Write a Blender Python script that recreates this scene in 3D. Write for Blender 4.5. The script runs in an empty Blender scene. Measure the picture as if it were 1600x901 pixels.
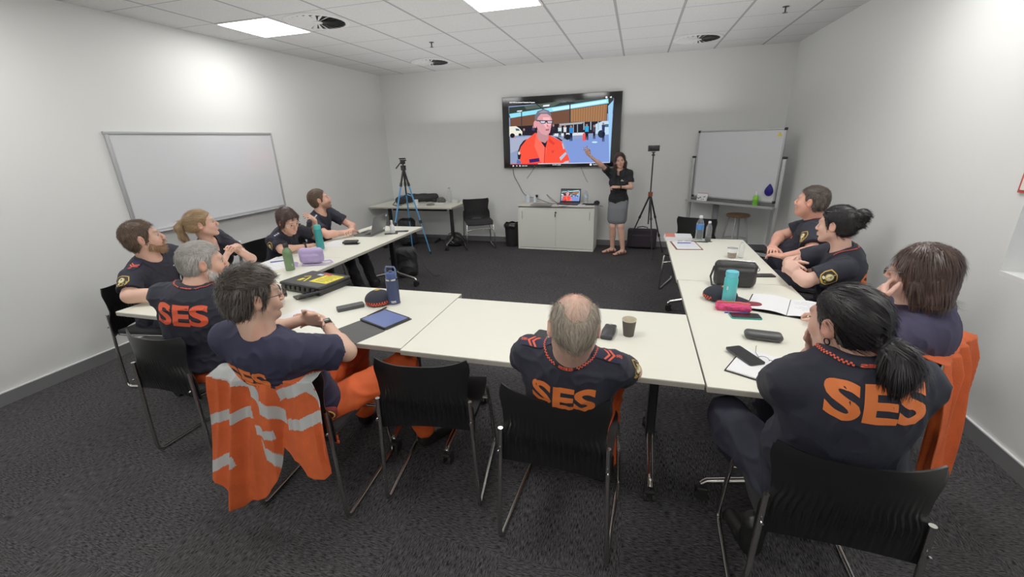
import bpy, bmesh, math, random
import numpy as np
from mathutils import Vector, Matrix
from mathutils.bvhtree import BVHTree
random.seed(7); RNG = np.random.RandomState(7)
PI = math.pi; R = math.radians
C = bpy.context.scene.collection
sc = bpy.context.scene

# ---------------------------------------------------------------- materials
MT = {}
def mat(name, col=(.8, .8, .8), rough=.5, metal=0, bump=0, bscale=60, var=0, vscale=8, emis=None, estr=1, alpha=None,
        trans=0, attr=None, spec=None, sss=0, coat=0, ior=None, stretch=None):
    if name in MT: return MT[name]
    m = bpy.data.materials.new(name); m.use_nodes = True
    nt = m.node_tree; N = nt.nodes; L = nt.links; b = N['Principled BSDF']
    b.inputs['Base Color'].default_value = (*col, 1); b.inputs['Roughness'].default_value = rough
    b.inputs['Metallic'].default_value = metal
    if spec is not None: b.inputs['Specular IOR Level'].default_value = spec
    if ior: b.inputs['IOR'].default_value = ior
    if coat: b.inputs['Coat Weight'].default_value = coat
    if trans: b.inputs['Transmission Weight'].default_value = trans
    if alpha is not None: b.inputs['Alpha'].default_value = alpha
    if emis: b.inputs['Emission Color'].default_value = (*emis, 1); b.inputs['Emission Strength'].default_value = estr
    if sss:
        b.inputs['Subsurface Weight'].default_value = sss; b.inputs['Subsurface Radius'].default_value = (1, .35, .2)
        b.inputs['Subsurface Scale'].default_value = .008
    tc = N.new('ShaderNodeTexCoord'); src = tc.outputs['Object']
    if stretch:
        mp = N.new('ShaderNodeMapping'); mp.inputs['Scale'].default_value = stretch; L.new(src, mp.inputs[0]); src = mp.outputs[0]
    colsock = None
    if attr:
        a = N.new('ShaderNodeAttribute'); a.attribute_name = attr; colsock = a.outputs['Color']
    if var:
        n = N.new('ShaderNodeTexNoise'); n.inputs['Scale'].default_value = vscale; n.inputs['Detail'].default_value = 4; L.new(src, n.inputs['Vector'])
        mr = N.new('ShaderNodeMapRange'); mr.inputs[1].default_value = .3; mr.inputs[2].default_value = .7
        mr.inputs[3].default_value = 1 - var; mr.inputs[4].default_value = 1 + var; L.new(n.outputs['Fac'], mr.inputs[0])
        mx = N.new('ShaderNodeVectorMath'); mx.operation = 'SCALE'
        if colsock: L.new(colsock, mx.inputs[0])
        else: mx.inputs[0].default_value = col
        L.new(mr.outputs[0], mx.inputs['Scale']); colsock = mx.outputs[0]
    if colsock: L.new(colsock, b.inputs['Base Color'])
    if bump:
        n = N.new('ShaderNodeTexNoise'); n.inputs['Scale'].default_value = bscale; n.inputs['Detail'].default_value = 5; L.new(src, n.inputs['Vector'])
        bp = N.new('ShaderNodeBump'); bp.inputs['Strength'].default_value = bump; bp.inputs['Distance'].default_value = .01
        L.new(n.outputs['Fac'], bp.inputs['Height']); L.new(bp.outputs[0], b.inputs['Normal'])
    MT[name] = m; return m

def srgb(r, g, b):
    f = lambda c: (c/255/12.92 if c/255 <= .04045 else ((c/255+.055)/1.055)**2.4)
    return (f(r), f(g), f(b))

# ---------------------------------------------------------------- object helpers
def tag(o, label=None, cat=None, group=None, kind=None):
    if label: o['label'] = label
    if cat: o['category'] = cat
    if group: o['group'] = group
    if kind: o['kind'] = kind
    return o
def empty(name, loc=(0, 0, 0), rz=0, label=None, cat=None, group=None):
    o = bpy.data.objects.new(name, None); C.objects.link(o); o.empty_display_size = .05
    o.location = loc; o.rotation_euler = (0, 0, rz)
    return tag(o, label, cat, group)
def mkobj(name, me, parent=None, loc=None, rz=0):
    o = bpy.data.objects.new(name, me); C.objects.link(o)
    if parent: o.parent = parent
    if loc is not None: o.location = loc; o.rotation_euler = (0, 0, rz)
    return o
def copy_tree(o, parent=None):
    c = o.copy(); C.objects.link(c)
    if parent: c.parent = parent
    for ch in [x for x in bpy.data.objects if x.parent == o]: copy_tree(ch, c)
    return c

def V(*a): return Vector(a)
class MB:
    """collects simple solids into one mesh"""
    def __init__(s): s.v = []; s.f = []; s.m = []; s.mi = 0; s.mats = []
    def use(s, m):
        if m not in s.mats: s.mats.append(m)
        s.mi = s.mats.index(m); return s
    def raw(s, vs, fs, M=None):
        b = len(s.v)
        for p in vs: s.v.append(tuple(M @ Vector(p)) if M is not None else tuple(p))
        for f in fs: s.f.append([b+i for i in f]); s.m.append(s.mi)
        return s
    def box(s, c, d, rot=None, bev=0, M=None):
        bm = bmesh.new(); bmesh.ops.create_cube(bm, size=1)
        for v in bm.verts: v.co = Vector((v.co.x*d[0], v.co.y*d[1], v.co.z*d[2]))
        if bev: bmesh.ops.bevel(bm, geom=bm.edges[:], offset=bev, segments=3, profile=.5, affect='EDGES')
        T = Matrix.Translation(c)
        if rot: T = T @ (Matrix.Rotation(rot[2], 4, 'Z') @ Matrix.Rotation(rot[1], 4, 'Y') @ Matrix.Rotation(rot[0], 4, 'X'))
        if M is not None: T = M @ T
        bm.verts.index_update()
        s.raw([v.co for v in bm.verts], [[v.index for v in f.verts] for f in bm.faces], T); bm.free(); return s
    def tube(s, pts, r, n=10, caps=True, closed=False, sy=1):
        pts = [Vector(p) for p in pts]; rs = r if isinstance(r, (list, tuple)) else [r]*len(pts)
        vs = []; fs = []; up = None; K = len(pts)
        for i, p in enumerate(pts):
            if closed: t = pts[(i+1) % K]-pts[i-1]
            else: t = pts[min(i+1, K-1)]-pts[max(i-1, 0)]
            t.normalize()
            if up is None: up = Vector((0, 0, 1)) if abs(t.z) < .9 else Vector((1, 0, 0))
            a = t.cross(up)
            if a.length < 1e-5: a = t.orthogonal()
            a.normalize(); up = a.cross(t).normalized()
            for j in range(n):
                th = 2*PI*j/n; vs.append(p+(a*math.cos(th)+up*math.sin(th)*sy)*rs[i])
        rng = K if closed else K-1
        for i in range(rng):
            for j in range(n):
                k = (j+1) % n; i2 = (i+1) % K
                fs.append([i*n+j, i*n+k, i2*n+k, i2*n+j])
        if caps and not closed: fs.append(list(range(n))[::-1]); fs.append([(K-1)*n+j for j in range(n)])
        return s.raw(vs, fs)
    def cyl(s, a, b, r, r2=None, n=24): return s.tube([a, b], [r, r if r2 is None else r2], n)
    def lathe(s, prof, c=(0, 0, 0), n=32, M=None, cap=True):
        vs = []; fs = []
        for (r, z) in prof:
            for j in range(n):
                th = 2*PI*j/n; vs.append((c[0]+r*math.cos(th), c[1]+r*math.sin(th), c[2]+z))
        for i in range(len(prof)-1):
            for j in range(n):
                k = (j+1) % n; fs.append([i*n+j, i*n+k, (i+1)*n+k, (i+1)*n+j])
        if cap: fs.append(list(range(n))[::-1]); fs.append([(len(prof)-1)*n+j for j in range(n)])
        return s.raw(vs, fs, M)
    def prism(s, poly, z0, z1, M=None):
        n = len(poly); vs = [(x, y, z0) for x, y in poly]+[(x, y, z1) for x, y in poly]
        fs = [list(range(n))[::-1], [n+i for i in range(n)]]+[[i, (i+1) % n, n+(i+1) % n, n+i] for i in range(n)]
        return s.raw(vs, fs, M)
    def grid(s, fn, nu, nv, M=None, thick=0, closedu=False):
        """surface fn(u,v) -> point, optional thickness (a closed shell)"""
        P = [[Vector(fn(i/nu, j/nv)) for j in range(nv+1)] for i in range(nu+1)]
        idx = lambda i, j: (i % nu if closedu else i)*(nv+1)+j
        vs = [p for i, row in enumerate(P) for p in row if not (closedu and i == nu)]
        fs = [[idx(i, j), idx(i+1, j), idx(i+1, j+1), idx(i, j+1)] for i in range(nu) for j in range(nv)]
        if thick:
            nrm = []
            for i in range(nu+1):
                for j in range(nv+1):
                    if closedu and i == nu: continue
                    i0, i1 = ((i-1) % nu, (i+1) % nu) if closedu else (max(i-1, 0), min(i+1, nu))
                    a = P[i1][j]-P[i0][j]; b = P[i][min(j+1, nv)]-P[i][max(j-1, 0)]
                    n = a.cross(b); nrm.append(n.normalized() if n.length > 0 else Vector((0, 0, 1)))
            K = len(vs); vs = vs+[v-n*thick for v, n in zip(vs, nrm)]
            fs += [[K+a for a in f[::-1]] for f in fs[:nu*nv]]
            if not closedu:
                for j in range(nv):
                    fs.append([idx(0, j), idx(0, j+1), K+idx(0, j+1), K+idx(0, j)]); fs.append([idx(nu, j+1), idx(nu, j), K+idx(nu, j), K+idx(nu, j+1)])
            for i in range(nu):
                fs.append([idx(i+1, 0), idx(i, 0), K+idx(i, 0), K+idx(i+1, 0)]); fs.append([idx(i, nv), idx(i+1, nv), K+idx(i+1, nv), K+idx(i, nv)])
        return s.raw(vs, fs, M)
    def build(s, name, m=None, parent=None, loc=None, rz=0, sharp=38):
        me = bpy.data.meshes.new(name); me.from_pydata(s.v, [], s.f)
        mats = s.mats if s.mats else [m]
        for x in mats: me.materials.append(x)
        if s.mats and len(s.m) == len(me.polygons): me.polygons.foreach_set('material_index', s.m)
        me.polygons.foreach_set('use_smooth', [True]*len(me.polygons))
        me.update(); 
        if sharp: me.set_sharp_from_angle(angle=R(sharp))
        return mkobj(name, me, parent, loc, rz)
def rpoly(w, h, r, n=5, cx=0, cy=0):
    out = []
    for (sx, sy, a0) in ((1, 1, 0), (-1, 1, 90), (-1, -1, 180), (1, -1, 270)):
        for i in range(n+1):
            a = R(a0+90*i/n); out.append((cx+sx*(w/2-r)+r*math.cos(a), cy+sy*(h/2-r)+r*math.sin(a)))
    return out
def slab(name, w, h, t, r, m, loc, rz=0, parent=None, bev=0):
    """flat rounded slab lying on z=loc.z"""
    b = MB(); b.prism(rpoly(w, h, r), 0, t)
    return b.build(name, m, parent, loc, rz)

# ---------------------------------------------------------------- implicit surfaces (numpy), for bodies and cloth
def nrmz(a): a = np.asarray(a, float); return a/(np.linalg.norm(a)+1e-12)
def capsule(a, b, ra, rb, cut=None):
    a = np.asarray(a, float); b = np.asarray(b, float); ba = b-a; L2 = ba@ba+1e-12; n = nrmz(ba)
    def fn(P):
        t = np.clip(((P-a)@ba)/L2, 0, 1)
        d = np.sqrt((((P-a)-t[:, None]*ba)**2).sum(1))-(ra+(rb-ra)*t)
        if cut: d = np.maximum(d, (P-b)@n)
        return d
    r = max(ra, rb); return fn, np.minimum(a, b)-r, np.maximum(a, b)+r
def ellipsoid(c, r, M=None):
    c = np.asarray(c, float); r = np.asarray(r, float); M = np.eye(3) if M is None else np.asarray(M, float)  # rows = local axes
    def fn(P):
        q = (P-c)@M.T; k0 = np.sqrt(((q/r)**2).sum(1)); k1 = np.sqrt(((q/(r*r))**2).sum(1))+1e-9
        return k0*(k0-1)/k1
    e = np.sqrt(((M.T*r)**2).sum(1)); return fn, c-e, c+e
def rbox(c, hd, rad, M=None):
    c = np.asarray(c, float); hd = np.asarray(hd, float); M = np.eye(3) if M is None else np.asarray(M, float)
    def fn(P):
        q = np.abs((P-c)@M.T)-(hd-rad); return np.sqrt((np.maximum(q, 0)**2).sum(1))+np.minimum(q.max(1), 0)-rad
    e = (np.abs(M.T)*hd).sum(1); return fn, c-e, c+e
class Fld:
    def __init__(s, h): s.h = h; s.ops = []
    def u(s, prim, k=.02): s.ops.append(('u', prim, k)); return s
    def sub(s, prim, k=.006): s.ops.append(('s', prim, k)); return s
    def cut(s, fn): s.ops.append(('x', fn, 0)); return s
    def mesh(s):
        h = s.h; us = [o[1] for o in s.ops if o[0] == 'u']
        lo = np.min([u[1] for u in us], 0)-4*h; hi = np.max([u[2] for u in us], 0)+4*h
        lo = lo-.013; hi = hi+.013
        n = np.ceil((hi-lo)/h).astype(int)+1; A = np.full(n, .2, np.float32)
        ax = [lo[i]+np.arange(n[i])*h for i in range(3)]
        for op, pr, k in s.ops:
            if op == 'x': i0 = np.zeros(3, int); i1 = n
            else:
                pad = k+2.5*h
                i0 = np.maximum(np.floor((pr[1]-pad-lo)/h).astype(int), 0); i1 = np.minimum(np.ceil((pr[2]+pad-lo)/h).astype(int)+1, n)
                if (i1 <= i0).any(): continue
            X = np.meshgrid(*[ax[i][i0[i]:i1[i]] for i in range(3)], indexing='ij')
            P = np.stack([x.ravel() for x in X], 1); blk = A[i0[0]:i1[0], i0[1]:i1[1], i0[2]:i1[2]]; a = blk.ravel()
            if op == 'x':
                near = a < .03; d = np.full(a.shape, -1., np.float32); d[near] = pr(P[near]); r = np.maximum(a, d)
            else:
                d = pr[0](P)
                if op == 'u':
                    hh = np.clip(.5+.5*(a-d)/k, 0, 1); r = a*(1-hh)+d*hh-k*hh*(1-hh)
                else:
                    hh = np.clip(.5-.5*(a+d)/k, 0, 1); r = a*(1-hh)-d*hh+k*hh*(1-hh)
            A[i0[0]:i1[0], i0[1]:i1[1], i0[2]:i1[2]] = r.reshape(blk.shape)
        return nets(A, lo, h)
def nets(A, lo, h):
    S = A < 0; nx, ny, nz = A.shape
    cnt = np.zeros((nx-1, ny-1, nz-1), np.uint8)
    for dx in (0, 1):
        for dy in (0, 1):
            for dz in (0, 1): cnt += S[dx:nx-1+dx, dy:ny-1+dy, dz:nz-1+dz]
    I = np.argwhere((cnt > 0) & (cnt < 8)); N = len(I)
    idx = np.full((nx-1, ny-1, nz-1), -1, np.int32); idx[I[:, 0], I[:, 1], I[:, 2]] = np.arange(N)
    acc = np.zeros((N, 3)); c = np.zeros(N)
    cor = {}
    for o in ((a, b, d) for a in (0, 1) for b in (0, 1) for d in (0, 1)): cor[o] = A[I[:, 0]+o[0], I[:, 1]+o[1], I[:, 2]+o[2]].astype(float)
    for a in range(3):
        for p in (0, 1):
            for q in (0, 1):
                o = [0, 0, 0]; o[(a+1) % 3] = p; o[(a+2) % 3] = q; o2 = list(o); o2[a] = 1
                va = cor[tuple(o)]; vb = cor[tuple(o2)]; m = (va < 0) != (vb < 0)
                t = va/(va-vb+1e-20); pt = np.tile(np.array(o, float), (N, 1)); pt[:, a] = t
                acc[m] += pt[m]; c[m] += 1
    vs = lo+(I+acc/c[:, None])*h
    F = []
    for a in range(3):
        sl0 = [slice(None)]*3; sl1 = [slice(None)]*3; sl0[a] = slice(0, -1); sl1[a] = slice(1, None)
        s0 = S[tuple(sl0)]; s1 = S[tuple(sl1)]; E = np.argwhere(s0 != s1)
        b, d = (a+1) % 3, (a+2) % 3
        E = E[(E[:, b] > 0) & (E[:, d] > 0)]; sg = s0[E[:, 0], E[:, 1], E[:, 2]]
        q = []
        for (p, r) in ((0, 0), (-1, 0), (-1, -1), (0, -1)):
            e = E.copy(); e[:, b] += p; e[:, d] += r; 
            q.append(idx[np.clip(e[:, 0], 0, nx-2), np.clip(e[:, 1], 0, ny-2), np.clip(e[:, 2], 0, nz-2)])
        q = np.stack(q, 1); q[~sg] = q[~sg][:, ::-1]; F.append(q)
    F = np.concatenate(F); F = F[(F >= 0).all(1)]
    return vs, F
def vnormals(vs, F):
    n = np.cross(vs[F[:, 2]]-vs[F[:, 0]], vs[F[:, 3]]-vs[F[:, 1]]); N = np.zeros_like(vs)
    for i in range(4): np.add.at(N, F[:, i], n)
    return N/(np.linalg.norm(N, axis=1)[:, None]+1e-12)
def relax(vs, F, it=1, w=.5):
    for _ in range(it):
        s = np.zeros_like(vs); c = np.zeros(len(vs))
        for i in range(4):
            for j in ((i+1) % 4, (i+3) % 4): np.add.at(s, F[:, i], vs[F[:, j]]); np.add.at(c, F[:, i], 1)
        vs = vs*(1-w)+w*s/np.maximum(c, 1)[:, None]
    return vs
def mesh_np(name, vs, F, m, parent=None, cols=None):
    me = bpy.data.meshes.new(name); n = len(vs); k = len(F); w = F.shape[1]
    me.vertices.add(n); me.vertices.foreach_set('co', np.asarray(vs, np.float32).ravel())
    me.loops.add(k*w); me.loops.foreach_set('vertex_index', F.astype(np.int32).ravel())
    me.polygons.add(k); me.polygons.foreach_set('loop_start', np.arange(k, dtype=np.int32)*w)
    me.polygons.foreach_set('use_smooth', np.ones(k, bool)); me.materials.append(m); me.update(calc_edges=True); me.validate()
    if cols is not None:
        a = me.color_attributes.new('Col', 'FLOAT_COLOR', 'POINT')
        a.data.foreach_set('color', np.concatenate([cols, np.ones((n, 1))], 1).astype(np.float32).ravel())
    return mkobj(name, me, parent)
def wob(P, f, seed=0):
    rs = np.random.RandomState(seed); s = np.zeros(len(P)); w = P.copy()
    for i in range(3):
        a = rs.randn(3); a /= np.linalg.norm(a); b = rs.randn(3); b /= np.linalg.norm(b)
        s += np.sin((P@a)*f*(1+.6*i)+1.7*np.sin((P@b)*f*.6+rs.rand()*6)+rs.rand()*6)/(1+.5*i)
    return s/2
def bvh_np(vs, F): return BVHTree.FromPolygons([tuple(v) for v in vs], F.tolist())

# flat drawings (letters, badges) pressed onto a surface
_txt = {}
def text_polys(s, bold=.02, ext=0):
    key = (s, bold)
    if key in _txt: return _txt[key]
    cu = bpy.data.curves.new('lettering', 'FONT'); cu.body = s; cu.offset = bold; cu.align_x = 'CENTER'; cu.align_y = 'CENTER'; cu.resolution_u = 6
    o = bpy.data.objects.new('lettering', cu); C.objects.link(o)
    dg = bpy.context.evaluated_depsgraph_get(); dg.update(); me = o.evaluated_get(dg).to_mesh()
    vs = [v.co.copy() for v in me.vertices]; fs = [list(p.vertices) for p in me.polygons]
    o.evaluated_get(dg).to_mesh_clear(); bpy.data.objects.remove(o); bpy.data.curves.remove(cu)
    xs = [v.x for v in vs]; ys = [v.y for v in vs]; cx = (min(xs)+max(xs))/2; cy = (min(ys)+max(ys))/2
    w = max(xs)-min(xs); h = max(ys)-min(ys)
    vs = [((v.x-cx)/h, (v.y-cy)/h) for v in vs]; _txt[key] = (vs, fs, w/h); return _txt[key]
def circ(cx, cy, r, n=20, ry=None): return [(cx+r*math.cos(2*PI*i/n), cy+(ry or r)*math.sin(2*PI*i/n)) for i in range(n)]
def decal(name, layers, O, X, Y, D, bvh, parent, lift=.002, cell=.012, maxd=.4):
    """layers: list of (verts2d, faces, material, extra lift); point = O + x*X + y*Y, cast along D onto the surface"""
    O = Vector(O); X = Vector(X).normalized(); Y = Vector(Y).normalized(); D = Vector(D).normalized(); mb = MB()
    for vs, fs, m, ex in layers:
        bm = bmesh.new(); bv = [bm.verts.new((x, y, 0)) for x, y in vs]
        for f in fs:
            try: bm.faces.new([bv[i] for i in f])
            except ValueError: pass
        for ax in (0, 1):
            a0 = min(v[ax] for v in vs); a1 = max(v[ax] for v in vs); k = int((a1-a0)/cell)
            for i in range(1, k+1):
                co = [0, 0, 0]; co[ax] = a0+i*cell; no = [0, 0, 0]; no[ax] = 1
                bmesh.ops.bisect_plane(bm, geom=bm.verts[:]+bm.edges[:]+bm.faces[:], plane_co=co, plane_no=no, dist=1e-6)
        ok = {}; bm.verts.index_update(); pts = []
        for v in bm.verts:
            p = O+X*v.co.x+Y*v.co.y; hit = bvh.ray_cast(p, D, maxd)
            if hit[0] is None: ok[v.index] = False; pts.append(p)
            else: ok[v.index] = True; pts.append(hit[0]-D*(lift+ex))
        fl = [[v.index for v in f.verts] for f in bm.faces if all(ok[v.index] for v in f.verts)]
        bm.free(); mb.use(m).raw(pts, fl)
    if not mb.f: return None
    o = mb.build(name, None, parent, sharp=0); return o
def T2(s, h, m, bold=.02, dx=0, dy=0, ex=0, wx=1, sh=0):
    vs, fs, _ = text_polys(s, bold); return ([(x*h*wx+dx+sh*y*h, y*h+dy) for x, y in vs], fs, m, ex)
def PL(poly, m, ex=0): return (poly, [list(range(len(poly)))], m, ex)
# ---------------------------------------------------------------- camera
CAM = (4.3294, 0.0, 1.712)
def make_camera():
    w, p, r = -.2841, .3366, -.032
    f = Vector((math.sin(w)*math.cos(p), math.cos(w)*math.cos(p), -math.sin(p)))
    a = Vector((math.cos(w), -math.sin(w), 0)); u = a.cross(f)
    r2 = a*math.cos(r)+u*math.sin(r); u2 = -a*math.sin(r)+u*math.cos(r)
    cd = bpy.data.cameras.new('camera'); cd.sensor_width = 36; cd.lens = 36*660.85/1600; cd.clip_start = .02
    o = bpy.data.objects.new('camera', cd); C.objects.link(o)
    M = Matrix((r2, u2, -f)).transposed().to_4x4(); M.translation = CAM; o.matrix_world = M; sc.camera = o
make_camera()
sc.view_settings.view_transform = 'Standard'; sc.view_settings.look = 'None'; sc.view_settings.exposure = 0; sc.view_settings.gamma = 1.2
wd = bpy.data.worlds.new('world'); sc.world = wd; wd.use_nodes = True
wd.node_tree.nodes['Background'].inputs[0].default_value = (.8, .85, .9, 1); wd.node_tree.nodes['Background'].inputs[1].default_value = .6
sc.cycles.use_denoising = True; sc.cycles.max_bounces = 8; sc.cycles.sample_clamp_indirect = 6

# ---------------------------------------------------------------- room materials
WALL = mat('wall_paint', srgb(227, 228, 226), .75, bump=.03, bscale=250)
def carpet_mat():
    m = bpy.data.materials.new('carpet'); m.use_nodes = True; nt = m.node_tree; N = nt.nodes; L = nt.links; b = N['Principled BSDF']
    b.inputs['Roughness'].default_value = .95; b.inputs['Specular IOR Level'].default_value = .15
    tc = N.new('ShaderNodeTexCoord')
    def noise(scale, sc3):
        mp = N.new('ShaderNodeMapping'); mp.inputs['Scale'].default_value = sc3; L.new(tc.outputs['Object'], mp.inputs[0])
        n = N.new('ShaderNodeTexNoise'); n.inputs['Scale'].default_value = scale; n.inputs['Detail'].default_value = 3; n.inputs['Roughness'].default_value = .7
        L.new(mp.outputs[0], n.inputs['Vector']); return n.outputs['Fac']
    a = noise(34, (1, 7, 1)); c = noise(34, (7, 1, 1))
    ck = N.new('ShaderNodeTexChecker'); ck.inputs['Scale'].default_value = 2; ck.inputs[1].default_value = (1, 1, 1, 1); ck.inputs[2].default_value = (0, 0, 0, 1)
    mp = N.new('ShaderNodeMapping'); mp.inputs['Location'].default_value = (.13, .21, .25); L.new(tc.outputs['Object'], mp.inputs[0]); L.new(mp.outputs[0], ck.inputs[0])
    mx = N.new('ShaderNodeMix'); L.new(ck.outputs['Fac'], mx.inputs[0]); L.new(a, mx.inputs[2]); L.new(c, mx.inputs[3])
    rp = N.new('ShaderNodeValToRGB'); e = rp.color_ramp.elements
    e[0].position = .36; e[0].color = (*srgb(9, 8, 10), 1); e[1].position = .66; e[1].color = (*srgb(88, 86, 88), 1)
    L.new(mx.outputs[0], rp.inputs[0]); 
    g = N.new('ShaderNodeTexNoise'); g.inputs['Scale'].default_value = 2.2; L.new(tc.outputs['Object'], g.inputs['Vector'])
    mr = N.new('ShaderNodeMapRange'); mr.inputs[3].default_value = .8; mr.inputs[4].default_value = 1.15; L.new(g.outputs['Fac'], mr.inputs[0])
    vm = N.new('ShaderNodeVectorMath'); vm.operation = 'SCALE'; L.new(rp.outputs[0], vm.inputs[0]); L.new(mr.outputs[0], vm.inputs['Scale'])
    L.new(vm.outputs[0], b.inputs['Base Color'])
    bp = N.new('ShaderNodeBump'); bp.inputs['Strength'].default_value = .5; bp.inputs['Distance'].default_value = .006; L.new(mx.outputs[0], bp.inputs['Height']); L.new(bp.outputs[0], b.inputs['Normal'])
    return m
def ceiling_mat():
    m = bpy.data.materials.new('ceiling_tiles'); m.use_nodes = True; nt = m.node_tree; N = nt.nodes; L = nt.links; b = N['Principled BSDF']
    b.inputs['Roughness'].default_value = .9
    tc = N.new('ShaderNodeTexCoord'); sp = N.new('ShaderNodeSeparateXYZ'); L.new(tc.outputs['Object'], sp.inputs[0])
    def line(sock, off, w):
        ad = N.new('ShaderNodeMath'); ad.operation = 'ADD'; ad.inputs[1].default_value = off; L.new(sock, ad.inputs[0])
        dv = N.new('ShaderNodeMath'); dv.operation = 'DIVIDE'; dv.inputs[1].default_value = .6; L.new(ad.outputs[0], dv.inputs[0])
        fr = N.new('ShaderNodeMath'); fr.operation = 'FRACT'; L.new(dv.outputs[0], fr.inputs[0])
        pp = N.new('ShaderNodeMath'); pp.operation = 'PINGPONG'; pp.inputs[1].default_value = .5; L.new(fr.outputs[0], pp.inputs[0])
        lt = N.new('ShaderNodeMath'); lt.operation = 'LESS_THAN'; lt.inputs[1].default_value = w; L.new(pp.outputs[0], lt.inputs[0]); return lt.outputs[0]
    l1 = line(sp.outputs[0], 6-.463, .021); l2 = line(sp.outputs[1], 6-.023, .009)
    mx = N.new('ShaderNodeMath'); mx.operation = 'MAXIMUM'; L.new(l1, mx.inputs[0]); L.new(l2, mx.inputs[1])
    n = N.new('ShaderNodeTexNoise'); n.inputs['Scale'].default_value = 160; n.inputs['Detail'].default_value = 3; L.new(tc.outputs['Object'], n.inputs['Vector'])
    cr = N.new('ShaderNodeValToRGB'); cr.color_ramp.elements[0].position = .35; cr.color_ramp.elements[0].color = (*srgb(208, 208, 208), 1); cr.color_ramp.elements[1].position = .6; cr.color_ramp.elements[1].color = (*srgb(222, 222, 222), 1)
    L.new(n.outputs['Fac'], cr.inputs[0])
    mc = N.new('ShaderNodeMix'); mc.data_type = 'RGBA'; L.new(mx.outputs[0], mc.inputs[0]); L.new(cr.outputs[0], mc.inputs[6]); mc.inputs[7].default_value = (*srgb(160, 160, 163), 1)
    L.new(mc.outputs[2], b.inputs['Base Color'])
    return m
SKIRT = mat('skirting_grey', srgb(112, 112, 114), .5); SKTOP = mat('skirting_white_cap', srgb(225, 225, 225), .4)
XR, YB, YF, ZC = 6.3, 7.13, -1.9, 2.822
def struct(o): o['kind'] = 'structure'; return o
struct(MB().box(((XR)/2, (YB+YF)/2, -.05), (XR+.4, YB-YF+.4, .1)).build('floor', carpet_mat()))
struct(MB().box(((XR)/2, (YB+YF)/2, ZC+.05), (XR+.4, YB-YF+.4, .1)).build('ceiling', ceiling_mat()))
struct(MB().box((-.08, (YB+YF)/2, ZC/2), (.16, YB-YF+.32, ZC)).build('wall_left', WALL))
struct(MB().box((XR/2, YB+.08, ZC/2), (XR, .16, ZC)).build('wall_back', WALL))
struct(MB().box((XR/2, YF-.08, ZC/2), (XR, .16, ZC)).build('wall_front', WALL))
wy0, wy1, wz0, wz1, wt = .7, 2.88, .93, 2.1, .2
w = MB(); x = XR+wt/2
w.box((x, (YF-.16+wy0)/2, ZC/2), (wt, wy0-YF+.16, ZC)); w.box((x, (wy1+YB+.16)/2, ZC/2), (wt, YB+.16-wy1, ZC))
w.box((x, (wy0+wy1)/2, wz0/2), (wt, wy1-wy0, wz0)); w.box((x, (wy0+wy1)/2, (wz1+ZC)/2), (wt, wy1-wy0, ZC-wz1))
struct(w.build('wall_right', WALL))
wf = MB(); fx = XR+wt-.03
for yy in (wy0+.02, (wy0+wy1)/2, wy1-.02): wf.box((fx, yy, (wz0+wz1)/2), (.04, .04, wz1-wz0))
for zz in (wz0+.02, wz1-.02): wf.box((fx, (wy0+wy1)/2, zz), (.038, wy1-wy0, .04))
wo = struct(wf.build('window_1', mat('window_frame_paint', srgb(225, 226, 226), .4)))
struct(MB().box((fx, (wy0+wy1)/2, (wz0+wz1)/2), (.006, wy1-wy0-.05, wz1-wz0-.05)).build('pane', mat('window_glass', (.9, .95, .95), .02, trans=1, ior=1.05), wo))
struct(MB().box((XR+.085, (wy0+wy1)/2, wz0+.011), (.17, wy1-wy0, .022)).build('sill', mat('sill_white', srgb(232, 232, 230), .35), wo))
for nm, c, d, ax in (('left', (.006, (YB+YF)/2), (.012, YB-YF), 0), ('right', (XR-.006, (YB+YF)/2), (.012, YB-YF), 0), ('back', (XR/2, YB-.006), (XR-.024, .012), 1)):
    b = MB(); b.use(SKIRT).box((c[0], c[1], .046), (d[0], d[1], .092)); b.use(SKTOP).box((c[0], c[1], .0955), (d[0]*(1.25 if ax == 0 else 1), d[1]*(1.25 if ax == 1 else 1), .007))
    struct(b.build('baseboard_'+nm, None))
# framed notice by the window opening (only its near corner is in view)
n = empty('wall_notice', (XR-.006, 2.80, 1.52), 0, 'small white notice in a red frame on the right wall above the window recess', 'notice')
MB().box((0, 0, 0), (.008, .27, .30)).build('frame', mat('notice_red', srgb(190, 70, 60), .5), n)
MB().box((-.005, 0, 0), (.004, .24, .27)).build('sheet', mat('notice_paper', srgb(236, 226, 218), .6), n)

# ---------------------------------------------------------------- ceiling fittings, plus one added fill lamp
LIGHT = mat('light_diffuser', (1, 1, 1), .5, emis=(1, .985, .95), estr=18)
LFR = mat('light_frame', srgb(235, 235, 235), .4)
for i, (lx, ly, lb) in enumerate(((.763, 3.923, 'square ceiling light panel above the wall whiteboard'), (3.163, 3.923, 'square ceiling light panel in front of the television'), (5.563, 3.323, None),
                                  (.763, 1.523, None), (3.163, 1.523, None), (5.563, 1.523, None), (1.963, -.9, None), (4.363, -.9, None))):
    lb = lb or ('square ceiling light panel over the right side of the room' if i == 2 else 'square ceiling light panel over the near part of the room')
    o = empty('ceiling_light', (lx, ly, ZC), 0, lb, 'ceiling light', 'ceiling light panels')
    MB().box((0, 0, -.004), (.565, .565, .006)).build('diffuser', LIGHT, o)
    f = MB()
    for s in (-1, 1): f.box((s*.29, 0, -.004), (.018, .6, .008)); f.box((0, s*.29, -.004), (.562, .018, .008))
    f.build('frame', LFR, o)
VW = mat('vent_white', srgb(225, 225, 225), .5); VD = mat('vent_dark', (.012, .012, .013), .8)
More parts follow.
